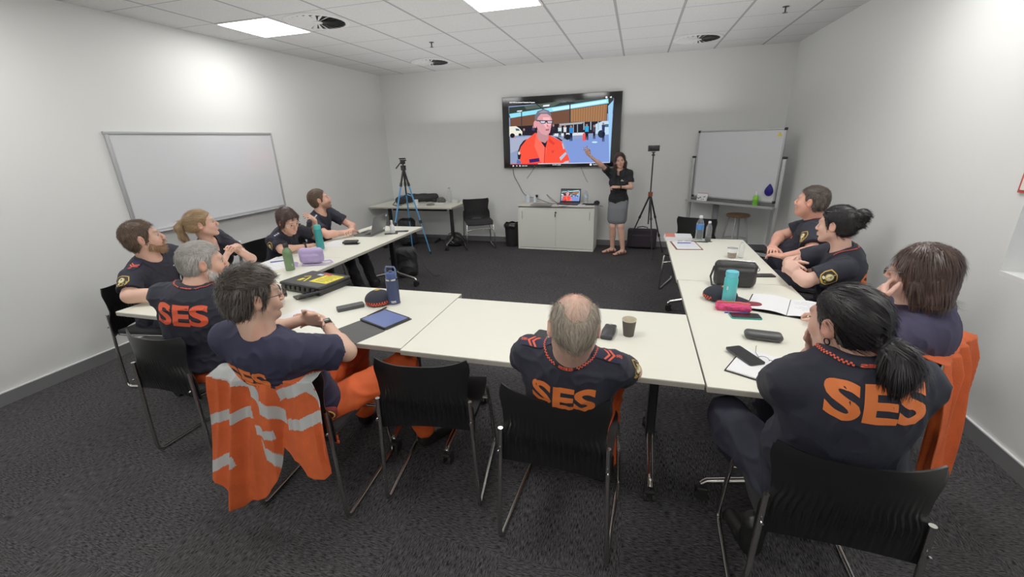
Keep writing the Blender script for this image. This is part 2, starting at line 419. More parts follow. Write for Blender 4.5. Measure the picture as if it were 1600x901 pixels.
def vent(x, y, lb):
    o = empty('ceiling_vent', (x, y, ZC), 0, lb, 'ceiling vent', 'round swirl vents in the ceiling')
    b = MB(); b.lathe([(.245, -.002), (.245, -.006)], n=48); b.build('plate', VD, o)
    b = MB(); b.lathe([(.25, -.001), (.29, -.001), (.283, -.010), (.25, -.012), (.25, -.001)], n=48, cap=False); b.build('rim', VW, o)
    b = MB(); b.lathe([(.04, -.004), (.045, -.014), (.02, -.018)], n=24)
    for k in range(24):
        a = 2*PI*k/24; ca, sa = math.cos(a), math.sin(a); t0 = R(9)
        def P(r, off, z): return (r*ca-off*sa, r*sa+off*ca, z)
        b.raw([P(.035, -.005, -.012), P(.25, -.020, -.020), P(.25, .020, -.006), P(.035, .004, -.006)], [[0, 1, 2, 3]])
    b.build('vanes', VW, o)
vent(1.363, 3.923, 'round swirl ceiling vent beside the left light panel'); vent(1.363, 6.32, 'round swirl ceiling vent near the back left corner, above the blue tripod'); vent(4.963, 6.32, 'round swirl ceiling vent near the back wall on the right')
for x, y, lb in ((1.935, 5.166, 'tiny dark sprinkler head under the ceiling left of the television'), (5.593, 5.165, 'tiny dark sprinkler head under the ceiling near the right wall')):
    b = MB(); b.cyl((0, 0, 0), (0, 0, -.004), .028); b.cyl((0, 0, 0), (0, 0, -.05), .007); b.cyl((0, 0, -.05), (0, 0, -.053), .022)
    tag(b.build('sprinkler', mat('sprinkler_metal', srgb(60, 58, 55), .4, .6), None, (x, y, ZC)), lb, 'sprinkler')

ld = bpy.data.lights.new('added_fill_lamp', 'AREA'); ld.shape = 'RECTANGLE'; ld.size = 4.6; ld.size_y = 4.0; ld.energy = 27; ld.color = (1, .99, .97)  # added fill lamp with no fixture, brightens the ceiling and back wall
lo_ = bpy.data.objects.new('added_fill_lamp', ld); C.objects.link(lo_); lo_.location = (3.15, 5.0, 2.0); lo_.rotation_euler = (PI, 0, 0)
# ---------------------------------------------------------------- tables
TOP = mat('table_laminate', srgb(232, 231, 216), .38); EDGE = mat('table_edge', srgb(176, 172, 160), .5)
BLK = mat('black_powder_coat', (.012, .012, .013), .45); CHR = mat('chrome', (.62, .6, .58), .18, 1); RUB = mat('black_rubber', (.01, .01, .01), .6)
HT = .73
def table(x0, x1, y0, y1, long, lb, rz=0, feet=(.17, .17)):
    cx, cy = (x0+x1)/2, (y0+y1)/2; w, d = x1-x0, y1-y0
    o = empty('folding_table', (cx, cy, 0), R(rz), lb, 'table', 'white meeting tables')
    b = MB(); b.use(TOP).box((0, 0, HT-.003), (w-.003, d-.003, .006)); b.use(EDGE).box((0, 0, HT-.0155), (w-.002, d-.002, .021)); b.build('tabletop', None, o)
    L_, S_ = (w, d) if long == 'x' else (d, w)
    P = (lambda a, c, z: (a, c, z)) if long == 'x' else (lambda a, c, z: (-c, a, z))
    DM = (lambda a, c, z: (a, c, z)) if long == 'x' else (lambda a, c, z: (c, a, z))
    b = MB(); b.box(P(0, 0, .64), DM(L_-.5, .05, .05), bev=.006)
    for s in (-1, 1): b.box(P(s*(L_/2-feet[0 if s < 0 else 1]), 0, .692), DM(.07, S_*.72, .022), bev=.005)
    b.build('beam', BLK, o)
    for s in (-1, 1):
        a = s*(L_/2-feet[0 if s < 0 else 1]); lg = MB()
        lg.use(BLK).box(P(a, 0, .42), DM(.045, .065, .54), bev=.008)
        lo = lg.build('leg', None, o)
        ft = MB()
        for q in (-1, 1): ft.tube([P(a, 0, .20), P(a, q*.05, .155), P(a, q*(S_/2-.09), .105), P(a, q*(S_/2-.07), .085)], [.018, .019, .015, .014], 12)
        ft.build('foot_bar', CHR, lo)
        cs = MB()
        for q in (-1, 1):
            yy = q*(S_/2-.075)
            for e in (-1, 1):
                c0 = P(a+e*.014, yy, .031); c1 = P(a+e*.026, yy, .031); cs.cyl(c0, c1, .03)
            cs.box(P(a, yy, .062), DM(.05, .055, .02), bev=.006); cs.cyl(P(a, yy, .05), P(a, yy, .1), .009)
        cs.build('caster', RUB, lo)
    return o
table(3.238, 4.662, 1.68, 2.44, 'x', 'white table at the front right, in front of the balding man, with paper cup')
table(1.82, 3.234, 1.70, 2.52, 'x', 'white table at the front left with hard case, blue bottle and tablet')
table(1.10, 1.816, 1.76, 3.22, 'y', 'white table on the left side, nearest the camera, with green bottle')
table(1.10, 1.816, 3.224, 4.72, 'y', 'white table on the left side, furthest back, with open laptop')
table(4.668, 5.385, 1.665, 3.10, 'y', 'white table on the right side, nearest the camera, with open notebook')
table(4.662, 5.375, 3.104, 4.50, 'y', 'white table on the right side, furthest back, with water bottle and clipboard')
table(.03, 1.54, 6.26, 6.98, 'x', 'white side table against the back wall in the left corner')

# ---------------------------------------------------------------- chairs
PLB = mat('black_chair_plastic', (.006, .006, .0065), .36); SEATM = mat('black_seat_fabric', (.014, .014, .016), .85, bump=.2, bscale=400)
RIV = mat('steel_rivet', (.7, .7, .7), .25, 1)
def make_chair():
    o = empty('meeting_chair')
    def back(u, v):   # u -1..1 across, v 0..1 up
        u = u*2-1
        hw = np.interp(v, [0, .18, .36, .44, .52, .7, .9, 1], [.232, .234, .232, .222, .207, .212, .226, .222])
        zt = .775+.028*abs(u)**3-(.02 if abs(u) > .97 else 0)+.012*(1-u*u); zb = .43+.035*(1-u*u)
        z = zb+(zt-zb)*v
        y = -.235-.005*math.sin(v*PI)+(.055*abs(u)**2.2)*(.45+.55*v)-.02*v
        fl = math.exp(-((v-.33)/.2)**2)*(1 if abs(u) < .86 else 0); y += .0045*fl*math.cos(u*PI*21)
        return (u*hw, y, z)
    MB().grid(back, 120, 26, thick=.007).build('backrest', PLB, o, sharp=60)
    def seat(u, v):
        x = (u*2-1); yy = -.20+.45*v; hw = .225-.02*abs(v*2-1)**4
        z = .452-.012*math.cos(x*PI/2)*(1-.4*v)-(max(0, v-.75)/.25)**2*.028
        return (x*hw, yy, z)
    MB().grid(seat, 24, 20, thick=-.02).build('seat', SEATM, o, sharp=50)
    for s in (-1, 1):
        p = [(s*.218, -.222, .60), (s*.222, -.226, .46), (s*.232, -.238, .20), (s*.236, -.242, .05), (s*.236, -.236, .022), (s*.236, -.215, .011), (s*.236, 0, .011), (s*.236, .215, .011), (s*.236, .238, .022), (s*.235, .245, .05),
             (s*.228, .225, .25), (s*.218, .205, .40), (s*.210, .19, .425), (s*.195, .16, .43), (s*.19, -.12, .43), (s*.20, -.2, .44)]
        MB().tube(p, .0105, 12).build('side_frame', CHR, o)
        MB().tube([(s*.222, -.244, .50), (s*.222, -.252, .50)], .006, 12).build('rivet', RIV, o)
        MB().box((s*.236, .16, .006), (.022, .04, .012), bev=.003).build('foot_pad', RUB, o)
    MB().tube([(-.226, .215, .33), (-.15, .2, .345), (.15, .2, .345), (.226, .215, .33)], .008, 10).build('cross_rail', CHR, o)
    return o
CH0 = None
def chair(x, y, yaw, lb):
    global CH0
    if CH0 is None: CH0 = o = make_chair()
    else: o = copy_tree(CH0)
    o.location = (x, y, 0); o.rotation_euler = (0, 0, R(yaw)); tag(o, lb, 'chair', 'black plastic meeting chairs'); return o
chair(3.417, 1.703, 9.2, 'empty black plastic chair at the front table, between the orange jacket and the balding man')
chair(4.09, 1.585, -3.4, 'black plastic chair the balding man sits on, seen from behind')
chair(2.835, 1.50, 5, 'black plastic chair with the orange and silver jacket hanging over its back')
chair(1.905, 1.655, -2.5, 'black plastic chair of the white bearded man, seen from behind')
chair(.86, 2.19, -80, 'black plastic chair of the brown bearded man beside the left wall')
chair(.62, 2.92, -85, 'black plastic chair of the ponytailed blonde woman under the wall whiteboard')
chair(.70, 3.52, -88, 'black plastic chair of the woman resting her hand on her forehead')
chair(.62, 4.15, -80, 'black plastic chair of the man sitting furthest back on the left side')
chair(5.03, 1.47, -2, 'large black plastic chair at the lower right, of the woman with black ponytail')
chair(5.47, 2.27, 50, 'black plastic chair covered by the plain orange jacket on the right side')
chair(5.80, 3.12, 78, 'black plastic chair of the woman with her black hair in a bun')
chair(5.88, 4.02, 72, 'black plastic chair of the man sitting furthest back on the right side')
chair(1.83, 6.67, -152, 'empty black plastic chair against the back wall beside the side table')
chair(4.98, 5.12, 160, 'empty black plastic chair behind the far end of the right tables')
# ---------------------------------------------------------------- people
SKIN = mat('skin', (.6, .4, .3), .48, attr='Col', sss=.06, bump=.08, bscale=220)
NAVY = mat('navy_polo', srgb(27, 29, 43), .85, bump=.25, bscale=500, var=.12, vscale=9)
NAVY2 = mat('navy_tee', srgb(35, 36, 62), .88, bump=.25, bscale=500, var=.12, vscale=9)
NAVY3 = mat('faded_navy_tee', srgb(56, 52, 78), .9, bump=.25, bscale=500, var=.15, vscale=9)
DKNAVY = mat('navy_trousers', srgb(30, 31, 46), .85, bump=.2, bscale=400, var=.2, vscale=14)
BLKCL = mat('black_cloth', srgb(20, 20, 25), .8, bump=.2, bscale=400)
ORG = mat('orange_cloth', srgb(226, 88, 32), .75, bump=.25, bscale=380, var=.12, vscale=12)
ORP = mat('orange_print', srgb(240, 118, 50), .6)
ORR = mat('orange_red_print', srgb(232, 84, 48), .6)
GREYCL = mat('grey_skirt_cloth', srgb(120, 124, 130), .85, bump=.3, bscale=500)
BOOT = mat('black_boot_leather', (.012, .012, .012), .4)
YEL = mat('badge_gold', srgb(205, 165, 70), .6); CRM = mat('badge_cream', srgb(225, 222, 180), .6); BDK = mat('badge_black', srgb(26, 24, 26), .7); GRN = mat('badge_green', srgb(120, 130, 60), .6)
WHT = mat('white_thread', srgb(215, 215, 215), .6); EYW = mat('eye_white', srgb(190, 178, 170), .35); EYI = mat('iris_brown', srgb(60, 42, 30), .2)
GLS = mat('spectacle_lens', (.95, .97, 1), .03, trans=1, ior=1.02); GFR = mat('spectacle_frame_dark', srgb(45, 28, 34), .3, .3); GFR2 = mat('spectacle_frame_steel', srgb(120, 118, 116), .3, .8)
HC = {'brown': srgb(78, 60, 46), 'blonde': srgb(150, 122, 88), 'dkbrown': srgb(62, 42, 38), 'ginger': srgb(122, 92, 66), 'grey': srgb(158, 154, 148), 'saltdark': srgb(62, 54, 48), 'lightgrey': srgb(150, 138, 122),
      'black': srgb(24, 21, 24), 'midbrown': srgb(66, 48, 42), 'darkgrey': srgb(70, 60, 54), 'white': srgb(196, 190, 182), 'beard_brown': srgb(140, 104, 76)}
def hairmat(k):
    m = mat('hair_'+k, HC[k], .38, attr='Col', spec=.35); return m

def frame(yaw, pitch=0, tilt=0):
    y, p = R(yaw), R(pitch)
    f = np.array([-math.sin(y)*math.cos(p), math.cos(y)*math.cos(p), math.sin(p)]); r = np.array([math.cos(y), math.sin(y), 0.]); u = np.cross(r, f)
    c, s = math.cos(R(tilt)), math.sin(R(tilt)); r2 = r*c-u*s; u2 = r*s+u*c     # tilt + : head leans to its right
    return r2, f, u2
def hand(F, W, d, n, side, curl=25, spread=.1, s=1.0, thumb=.75):
    """W wrist, d finger direction, n the way the palm faces, side +1 puts the thumb on the cross(d,n) side"""
    d = nrmz(d); n = nrmz(np.asarray(n)-d*(np.asarray(n)@d)); sd = np.cross(d, n)*side; W = np.asarray(W, float)
    F.u(rbox(W+d*.048*s, (.040*s, .050*s, .0145*s), .013*s, np.array([sd, d, n])), .014)
    for i, (o, l, r) in enumerate(((.030, .072, .0088), (.010, .080, .0088), (-.011, .074, .0085), (-.030, .058, .0076))):
        p = W+d*.088*s+sd*o*s; dd = nrmz(d+sd*(spread*(1.5-i))); a = R(curl*(.8+.12*i)); fr = [.45, .31, .24]; ang = 0
        for j in range(3):
            ang += a*(.7 if j == 0 else 1); v = dd*math.cos(ang)+n*math.sin(ang); q = p+v*l*fr[j]*s
            F.u(capsule(p, q, r*s*(1-.1*j), r*s*(.92-.1*j)), .0035); p = q
    p = W+d*.022*s+sd*.026*s; v = nrmz(d*.55+sd*thumb+n*.30); q = p+v*.040*s; F.u(capsule(p, q, .0135*s, .011*s), .010)
    v = nrmz(d*.85+sd*thumb*.5+n*.35); q2 = q+v*.030*s; F.u(capsule(q, q2, .0105*s, .0095*s), .004); q3 = q2+v*.024*s; F.u(capsule(q2, q3, .0095*s, .0075*s), .004)
def head_sdf(F, H, fr, s, sex='m', fat=0):
    r, f, u = fr; M = np.array(fr); W = lambda x, y, z: H+(r*x+f*y+u*z)*s
    F.u(ellipsoid(W(0, -.016, .028), np.array((.076, .096, .086))*s, M), .02)
    F.u(ellipsoid(W(0, .026, -.030), np.array((.060+fat*.012, .064, .082))*s, M), .03)
    for e in (-1, 1):
        F.u(capsule(W(e*.050, .0, -.052), W(e*.014, .066, -.100), (.020+fat*.008)*s, (.014+fat*.004)*s), .028)
        F.u(ellipsoid(W(e*.040, .058, -.030), np.array((.021+fat*.006, .022, .024))*s, M), .02)
    F.u(ellipsoid(W(0, .076, -.102), np.array((.018, .015, .014))*s, M), .016)
    F.u(capsule(W(-.034, .078, .022), W(.034, .078, .022), .011*s, .011*s), .018)
    F.u(capsule(W(-.020, .080, -.062), W(.020, .080, -.062), .013*s, .013*s), .014)
    for e in (-1, 1): F.sub(ellipsoid(W(e*.031, .098, -.001), np.array((.017, .014, .011))*s, M), .010)
    F.u(capsule(W(0, .086, .012), W(0, .107, -.026), .007*s, .0098*s), .010); F.u(ellipsoid(W(0, .108, -.032), np.array((.0095, .0095, .008))*s, M), .006)
    for e in (-1, 1): F.u(ellipsoid(W(e*.011, .100, -.036), np.array((.008, .010, .007))*s, M), .006)
    F.u(capsule(W(-.016, .094, -.058), W(.016, .094, -.058), .006*s, .006*s), .005); F.u(capsule(W(-.014, .093, -.070), W(.014, .093, -.070), .007*s, .007*s), .005)
    F.sub(capsule(W(-.020, .103, -.064), W(.020, .103, -.064), .003*s, .003*s), .003)
    for e in (-1, 1):
        ax = nrmz(r*e*.93-f*.37); ay = nrmz(f*.93+r*e*.37); Me = np.array([ax, ay, u])
        F.u(ellipsoid(W(e*.084, -.014, -.004), np.array((.0085, .020, .033))*s, Me), .006)
        F.sub(ellipsoid(W(e*.0945, -.008, .000), np.array((.007, .011, .019))*s, Me), .004)
def head_col(P, H, fr, s, base, o):
    r, f, u = fr; q = (P-H)/s; x, y, z = q@r, q@f, q@u; col = np.tile(np.array(base), (len(P), 1))
    near = (np.abs(x) < .12) & (np.abs(y) < .16) & (np.abs(z) < .16)
    def mixc(m, c): col[:] = col*(1-m[:, None])+np.array(c)*m[:, None]
    g = lambda d, w: np.exp(-(d/w)**2)
    b = np.array(base)
    mixc(.35*g(np.hypot(np.abs(x)-.042, (z+.035)), .022)*(y > .03)*near, b*np.array([1.05, .78, .74]))
    mixc(.3*g(np.hypot(x, (z+.034)), .016)*(y > .09)*near, b*np.array([1.03, .78, .74]))
    mixc(.5*(np.abs(x) > .078)*near*(y < .03), b*np.array([1.03, .76, .70]))
    if o.get('stubble'): mixc(o['stubble'][1]*np.clip((-.040-z)/.02, 0, 1)*np.clip((y+.02)/.02, 0, 1)*near, o['stubble'][0])
    mixc(.85*g((z+.064)/.011, 1)*g(x/.021, 1.0)*(y > .085)*near, b*np.array([.85, .45, .42]))
    mixc(o.get('brow', .8)*g((z-.026+.1*(np.abs(x)-.03))/.0055, 1)*g((np.abs(x)-.032)/.02, 1)*(y > .06)*near, o.get('browc', (.06, .045, .035)))
    mixc(.5*g((z+.001)/.009, 1)*g((np.abs(x)-.031)/.017, 1)*(y > .06)*near, b*.6)
    if o.get('scalp'): mixc(.75*g(np.hypot(x, y-.01), .055)*(z > .05)*near, b*np.array([1.12, .82, .8]))
    return col
def hair_obj(name, F, fr, H, s, color, par, amp=.002, fq=140, jit=.22, rel=0, zfall=1.0, seed=1, streak=None, tint=None):
    vs, Fc = F.mesh(); r, f, u = fr
    if rel: vs = relax(vs, Fc, rel)
    n = vnormals(vs, Fc); q = (vs-H)/s; x, y, z = q@r, q@f, q@u
    th = np.arctan2(x, y+.02)*(1.0)
    # strand pattern runs along the combing direction, across it the shade changes quickly
    t = np.sin(th*fq*.30+2.2*np.sin(z*38)+z*40*0+3*np.sin(x*31))+.7*np.sin(th*fq*.83+1.5*np.sin(z*60)+5*y*9)+.5*np.sin(x*fq*5+y*70+3*np.sin(z*45))
    vs = vs+n*(amp*t)[:, None]+n*(amp*1.2*wob(vs, 70, seed))[:, None]
    g = 1+jit*t/2.2+.18*wob(vs, 45, seed+3); c = np.array(HC[color]); col = np.clip(g, .35, 2.2)[:, None]*c
    if streak is not None:
        m = np.clip(wob(vs, 60, seed+9)*1.1+streak[1], 0, 1)[:, None]; col = col*(1-m)+np.array(streak[0])*m
    if tint is not None: col = tint(col, x, y, z, vs)
    return mesh_np(name, vs, Fc, hairmat(color), par, col), vs, Fc, n, col
def strands(par, vs, n, col, H, fr, s, cm, N, length, flow, w=.0011, seed=3, lift=.25, up=.002, name='loose_strands', jit=.16):
    """fine hairs rooted in the hair surface, combed along flow(local point) with a little lift"""
    rs = np.random.RandomState(seed); ids = rs.randint(0, len(vs), N); r, f, u = fr
    P = vs[ids]; Nn = n[ids]; q = (P-H)/s; L = np.stack([q@r, q@f, q@u], 1)
    D = flow(L); D = D[:, :1]*r+D[:, 1:2]*f+D[:, 2:3]*u; D += rs.randn(N, 3)*jit
    D -= Nn*(D*Nn).sum(1)[:, None]; D /= np.linalg.norm(D, axis=1)[:, None]+1e-9
    ln = length*(.6+.8*rs.rand(N))[:, None]; sd = np.cross(D, Nn)*w; lf = lift*(.4+rs.rand(N))[:, None]
    p0 = P-Nn*.001; p1 = P+D*ln*.5+Nn*(ln*lf*.5+up); p2 = P+D*ln+Nn*(ln*lf*.8+up*.6)+np.array([0, 0, -1.])*ln*.12
    VV = np.stack([p0-sd, p0+sd, p1+sd, p1-sd, p2+sd*.25, p2-sd*.25], 1).reshape(-1, 3)
    b = np.arange(N)[:, None]*6; FF = np.concatenate([b+np.array([[0, 1, 2, 3]]), b+np.array([[3, 2, 4, 5]])])
    cc = np.repeat(col[ids]*(.7+.75*rs.rand(N))[:, None], 6, 0)
    return mesh_np(name, VV, FF, cm, par, cc)
def hairline(P, H, fr, s, back=-.085, side=-.030, fore=.080, temple=.045, ear=-.02, part=0):
    r, f, u = fr; q = (P-H)/s; x, y, z = q@r, q@f, q@u
    zl = np.interp(y, [-.12, -.06, -.035, ear, .006, .020, temple, .066, .085, .12], [back, back, -.05, -.010, side, side, .046, .066, fore, fore+.02])
    return (zl-z)*.75*s
def eyes(par, H, fr, s, shut=False, look=None):
    r, f, u = fr
    for e in (-1, 1):
        c = H+(r*e*.031+f*.0735+u*(-.001))*s; M = Matrix((Vector(r), Vector(f), Vector(u))).transposed().to_4x4(); M.translation = Vector(c)
        b = MB(); n = 20; m = 12; vs = []; fs = []
        for i in range(m+1):
            a = PI*i/m
            for j in range(n): vs.append((.0118*s*math.sin(a)*math.cos(2*PI*j/n), .0118*s*math.cos(a), .0118*s*math.sin(a)*math.sin(2*PI*j/n)))
        b.use(EYW)
        for i in range(m):
            b.use(EYI if i < 3 else EYW)
            b.raw(vs[i*n:(i+2)*n], [[j, (j+1) % n, n+(j+1) % n, n+j] for j in range(n)], M)
        b.build('eye', None, par)
def glasses(H, fr, s, par_lens, lb, m=GFR, top=False):
    r, f, u = fr; W = (lambda x, y, z: Vector(H+(r*x+f*(y-.06 if top else y)+u*(z+.085 if top else z))*s))
    o = empty('glasses', tuple(H), 0, lb, 'glasses'); loc = Vector(H)
    b = MB(); L = MB()
    for e in (-1, 1):
        ring = [W(e*.033+.025*math.cos(a), .108-.004*math.cos(a)*e*0+(-.5*abs(0)), -.004+.017*math.sin(a))-loc for a in [2*PI*i/20 for i in range(20)]]
        b.tube(ring, .0014*s, 6, closed=True); b.tube([W(e*.057, .107, .004)-loc, W(e*.074, .07, .004)-loc, W(e*.082, .0, .004)-loc, W(e*.081, -.022, -.006)-loc], .0016*s, 6)
        L.raw([tuple(p) for p in ring], [list(range(20))])
    b.tube([W(-.009, .110, .0)-loc, W(0, .113, .004)-loc, W(.009, .110, .0)-loc], .0014*s, 6)
    b.build('frame', m, o); L.build('lens', GLS if not top else BLK, o, sharp=0); return o
BADGE = [PL([(-.034, .03), (-.02, .036), (0, .041), (.02, .036), (.034, .03), (.036, .0), (.028, -.022), (0, -.042), (-.028, -.022), (-.036, .0)][::-1], YEL, 0),
         PL([(-.030, .026), (-.018, .032), (0, .036), (.018, .032), (.030, .026), (.032, .0), (.025, -.019), (0, -.037), (-.025, -.019), (-.032, .0)][::-1], BDK, .0006),
         PL(circ(0, .006, .019, 20), YEL, .0012), PL(circ(0, .007, .0155, 20), CRM, .0017), PL(circ(0, .012, .006, 12), GRN, .0022),
         PL(circ(-.012, -.016, .008, 10, .006), CRM, .0012), PL(circ(.012, -.018, .007, 10, .005), GRN, .0012), PL([(-.014, -.026), (.014, -.026), (.008, -.031), (-.008, -.031)], YEL, .0012)]

def person(lb, hip, neck, yaw, head, hfr, hs, skin, P):
    """joints in room coordinates; returns everything later details need"""
    hip, neck, H = map(lambda a: np.asarray(a, float), (hip, neck, head)); root = empty('person', (0, 0, 0), 0, lb, 'person', P.get('group', 'people in the meeting'))
    fr = frame(*hfr); r0, f0, _ = frame(yaw); u = nrmz(neck-hip); r = nrmz(r0-u*(r0@u)); f = np.cross(u, r); L = np.linalg.norm(neck-hip)
    roll = P.get('roll', 0); rs_ = nrmz(r*math.cos(R(roll))-u*math.sin(R(roll)))
    sw = P.get('sw', .165); dp = P.get('drop', .055); Sh = {1: neck-u*dp+rs_*sw+f*P.get('shf', 0), -1: neck-u*dp-rs_*sw+f*P.get('shf', 0)}
    cw, cd, bw, bd, bo, hw = P.get('cw', .165), P.get('cd', .115), P.get('bw', .155), P.get('bd', .125), P.get('bo', .02), P.get('hw', .17)
    M = np.array([r, f, u]); g = .012
    # ---- skin body
    B = Fld(P.get('h', .0048))
    head_sdf(B, H, fr, hs, fat=P.get('fat', 0)); hr, hf, hu = fr; nk = P.get('nk', .056)
    B.u(capsule(H+(-hf*.028-hu*.045)*hs, neck-u*.01+f*.01, nk, nk+.006), .03)
    if P.get('fat'): B.u(capsule(H+(hf*.035-hu*.085)*hs, neck+f*.05, .032+.012*P['fat'], .05), .03)
    B.u(ellipsoid(hip+u*L*.66, (cw-g, cd-g, .17), M), .05); B.u(ellipsoid(hip+u*L*.30, (bw-g*3, bd-g*3, .13), M), .04)
    for e in (-1, 1): B.u(capsule(neck-u*.035, Sh[e], .045, .045), .035)
    arms = P['arms']
    for e in (-1, 1):
        E, W = np.asarray(arms[e][0], float), np.asarray(arms[e][1], float); k = P.get('ak', 1)
        B.u(capsule(Sh[e], E, .046*k, .039*k), .03); mid = E+(W-E)*.3
        B.u(capsule(E, W, .038*k, .0255*k), .014); B.u(capsule(E, mid, .040*k, .041*k), .02)
        hd = arms[e][2]; hand(B, W+nrmz(W-E)*.008, hd[0], hd[1], e*(hd[4] if len(hd) > 4 else 1), hd[2], hd[3] if len(hd) > 3 else .08, P.get('hnd', .95))
    legs = P.get('legs'); 
    if P.get('bare'):
        for e in (-1, 1):
            K, A = [np.asarray(a, float) for a in legs[e][:2]]; hj = hip+r*e*.058-u*.06
            B.u(capsule(hj, K, .060, .046), .02); B.u(capsule(K, A, .047, .031), .02); B.u(capsule(K*.72+A*.28-f*.012, K*.5+A*.5-f*.010, .046, .040), .03)
            t = np.asarray(legs[e][2], float); B.u(capsule(A-np.array([0, 0, .03]), A+nrmz(t)*-.035-np.array([0, 0, .045]), .028, .027), .02)
            toe = A+nrmz(t)*.135; toe[2] = A[2]-.062; B.u(capsule(A+nrmz(t)*.02-np.array([0, 0, .035]), toe, .032, .018), .02)
            sdv = np.cross(nrmz(t), [0, 0, 1])
            for i in range(5): 
                tp = toe+sdv*(i-2)*.014*1.0; B.u(capsule(tp, tp+nrmz(t)*(.026-.003*abs(i-1)), .009, .0075), .004)
    vs, Fc = B.mesh(); cols = head_col(vs, H, fr, hs, skin, P); cols *= (1+.06*wob(vs, 35, 5))[:, None]
    mesh_np('body', vs, Fc, SKIN, root, cols); bodyv = (vs, vnormals(vs, Fc))
    if not P.get('noeyes'): eyes(root, H, fr, hs)
    # ---- shirt
    S = Fld(P.get('hs', .006)); le = P.get('loose', .0)
    S.u(ellipsoid(hip+u*L*.66+f*.0, (cw+le, cd+le, .20), M), .05); S.u(ellipsoid(hip+u*L*.80-f*.01, (cw*.9, cd*.82, .14), M), .05)
    S.u(ellipsoid(hip+u*L*.27+f*bo, (bw+le, bd+le, .20), M), .07); S.u(ellipsoid(hip+u*.02, (hw+le, hw*.80, .12), M), .06)
    if P.get('bust'): 
        for e in (-1, 1): S.u(ellipsoid(hip+u*L*.60+f*(cd-.035)+r*e*.065, (.065, .058, .062), M), .05)
    for e in (-1, 1):
        S.u(capsule(neck-u*.042, Sh[e]+u*.0, .052, .058), .05)
        S.u(capsule(neck-u*.03+r*e*.03, Sh[e]*.5+neck*.5-u*.03, .045, .05), .04)
        E = np.asarray(arms[e][0], float); sl = P.get('sl', .62); sr = P.get('sr', .06); S.u(capsule(Sh[e], Sh[e]+(E-Sh[e])*sl, sr, sr+.006, cut=True), .028)
    for ex in P.get('extra', []): S.u(*ex)
    S.sub(capsule(neck-u*.02+f*.015, neck+u*.2+f*.03, .058, .075), .012)
    if P.get('vneck'): S.sub(capsule(neck-u*.02+f*.03, neck-u*P['vneck']+f*(cd+.05), .040, .012), .01)
    zc = P.get('hem')
    if zc is not None: S.cut(lambda Q: (zc-Q[:, 2]))
    vs, Fc = S.mesh(); n = vnormals(vs, Fc); q = vs-hip; zz = q@u
    a = P.get('fold', .004); wr = wob(vs*np.array([.6, .6, 1.6]), 26, P.get('seed', 1))+.6*wob(vs*np.array([1, 1, .7]), 55, P.get('seed', 1)+4)
    fo = np.clip(1-abs(wr)*1.2, 0, 1)**2
    vs = vs+n*(a*(fo*1.5-.4)+a*.5*wob(vs, 18, 9))[:, None]
    sm = P['shirt']; so = mesh_np('polo_shirt' if P.get('collar') else 't_shirt', vs, Fc, sm, root); bv = bvh_np(vs, Fc)
    # ---- trousers and boots
    if legs and not P.get('bare'):
        T = Fld(.0075); T.u(ellipsoid(hip-u*.03, (hw*.98, hw*.76, .11), M), .05); lk = P.get('lk', 1)
        for e in (-1, 1):
            K, A = [np.asarray(a, float) for a in legs[e][:2]]; hj = hip+r*e*hw*.5-u*.03
            T.u(capsule(hj, K, .088*lk, .068*lk), .05); T.u(capsule(K, A, .064*lk, .055*lk), .03)
        T.cut(lambda Q: np.where((Q-hip)@f0 < P.get('seatcut', .27), .460-Q[:, 2], -1.))
        vt, Ft = T.mesh(); nt_ = vnormals(vt, Ft); w2 = wob(vt, 30, 12); vt = vt+nt_*(.006*(np.clip(1-abs(w2)*1.3, 0, 1)**2*1.5-.4)+.003*wob(vt, 60, 3))[:, None]
        mesh_np('trousers', vt, Ft, P['trou'], root)
        for e in (-1, 1):
            A = np.asarray(legs[e][1], float); t = nrmz(np.asarray(legs[e][2], float)) if len(legs[e]) > 2 else f0
            b = Fld(.008); b.u(capsule(A+np.array([0, 0, .03]), A-np.array([0, 0, .045]), .05, .045), .02); b.u(capsule([*(A[:2]), .045], [*(A+t*.15)[:2], .040], .042, .036), .03)
            b.cut(lambda Q: (.004-Q[:, 2])); vb, Fb = b.mesh(); mesh_np('boot', vb, Fb, BOOT, root)
    # ---- collar
    D = dict(root=root, fr=fr, H=H, hs=hs, r=r, f=f, u=u, neck=neck, hip=hip, body=bodyv, L=L, Sh=Sh, bv=bv, M=M, arms=arms, so=so, r0=r0, f0=f0)
    if P.get('collar'):
        cf = P.get('cflare', 0)
        def colr(uu, v):
            th = -PI/2-PI*.93*(uu*2-1)     # from the front gap round the back
            dr = r*math.cos(th)+f*math.sin(th); fr_ = max(0, math.sin(th)); c0 = neck+f*.018
            top = c0+dr*(.064+cf)+u*(.030-.038*fr_); rad = .098+.014*fr_
            lo_ = c0+dr*rad+u*.15; hit = bv.ray_cast(Vector(lo_), Vector(-u), .4)
            bot = np.array(hit[0])+u*.004 if hit[0] is not None else c0+dr*rad-u*.03
            rise = top-u*.0
            mid = top*.6+bot*.4+dr*.010+u*.008
            p = (1-v)**2*rise+2*v*(1-v)*mid+v*v*bot
            return tuple(p)
        cm = MB(); cm.grid(colr, 44, 7, thick=.0035); co = cm.build('collar', sm, root, sharp=0)
        D['colf'] = colr
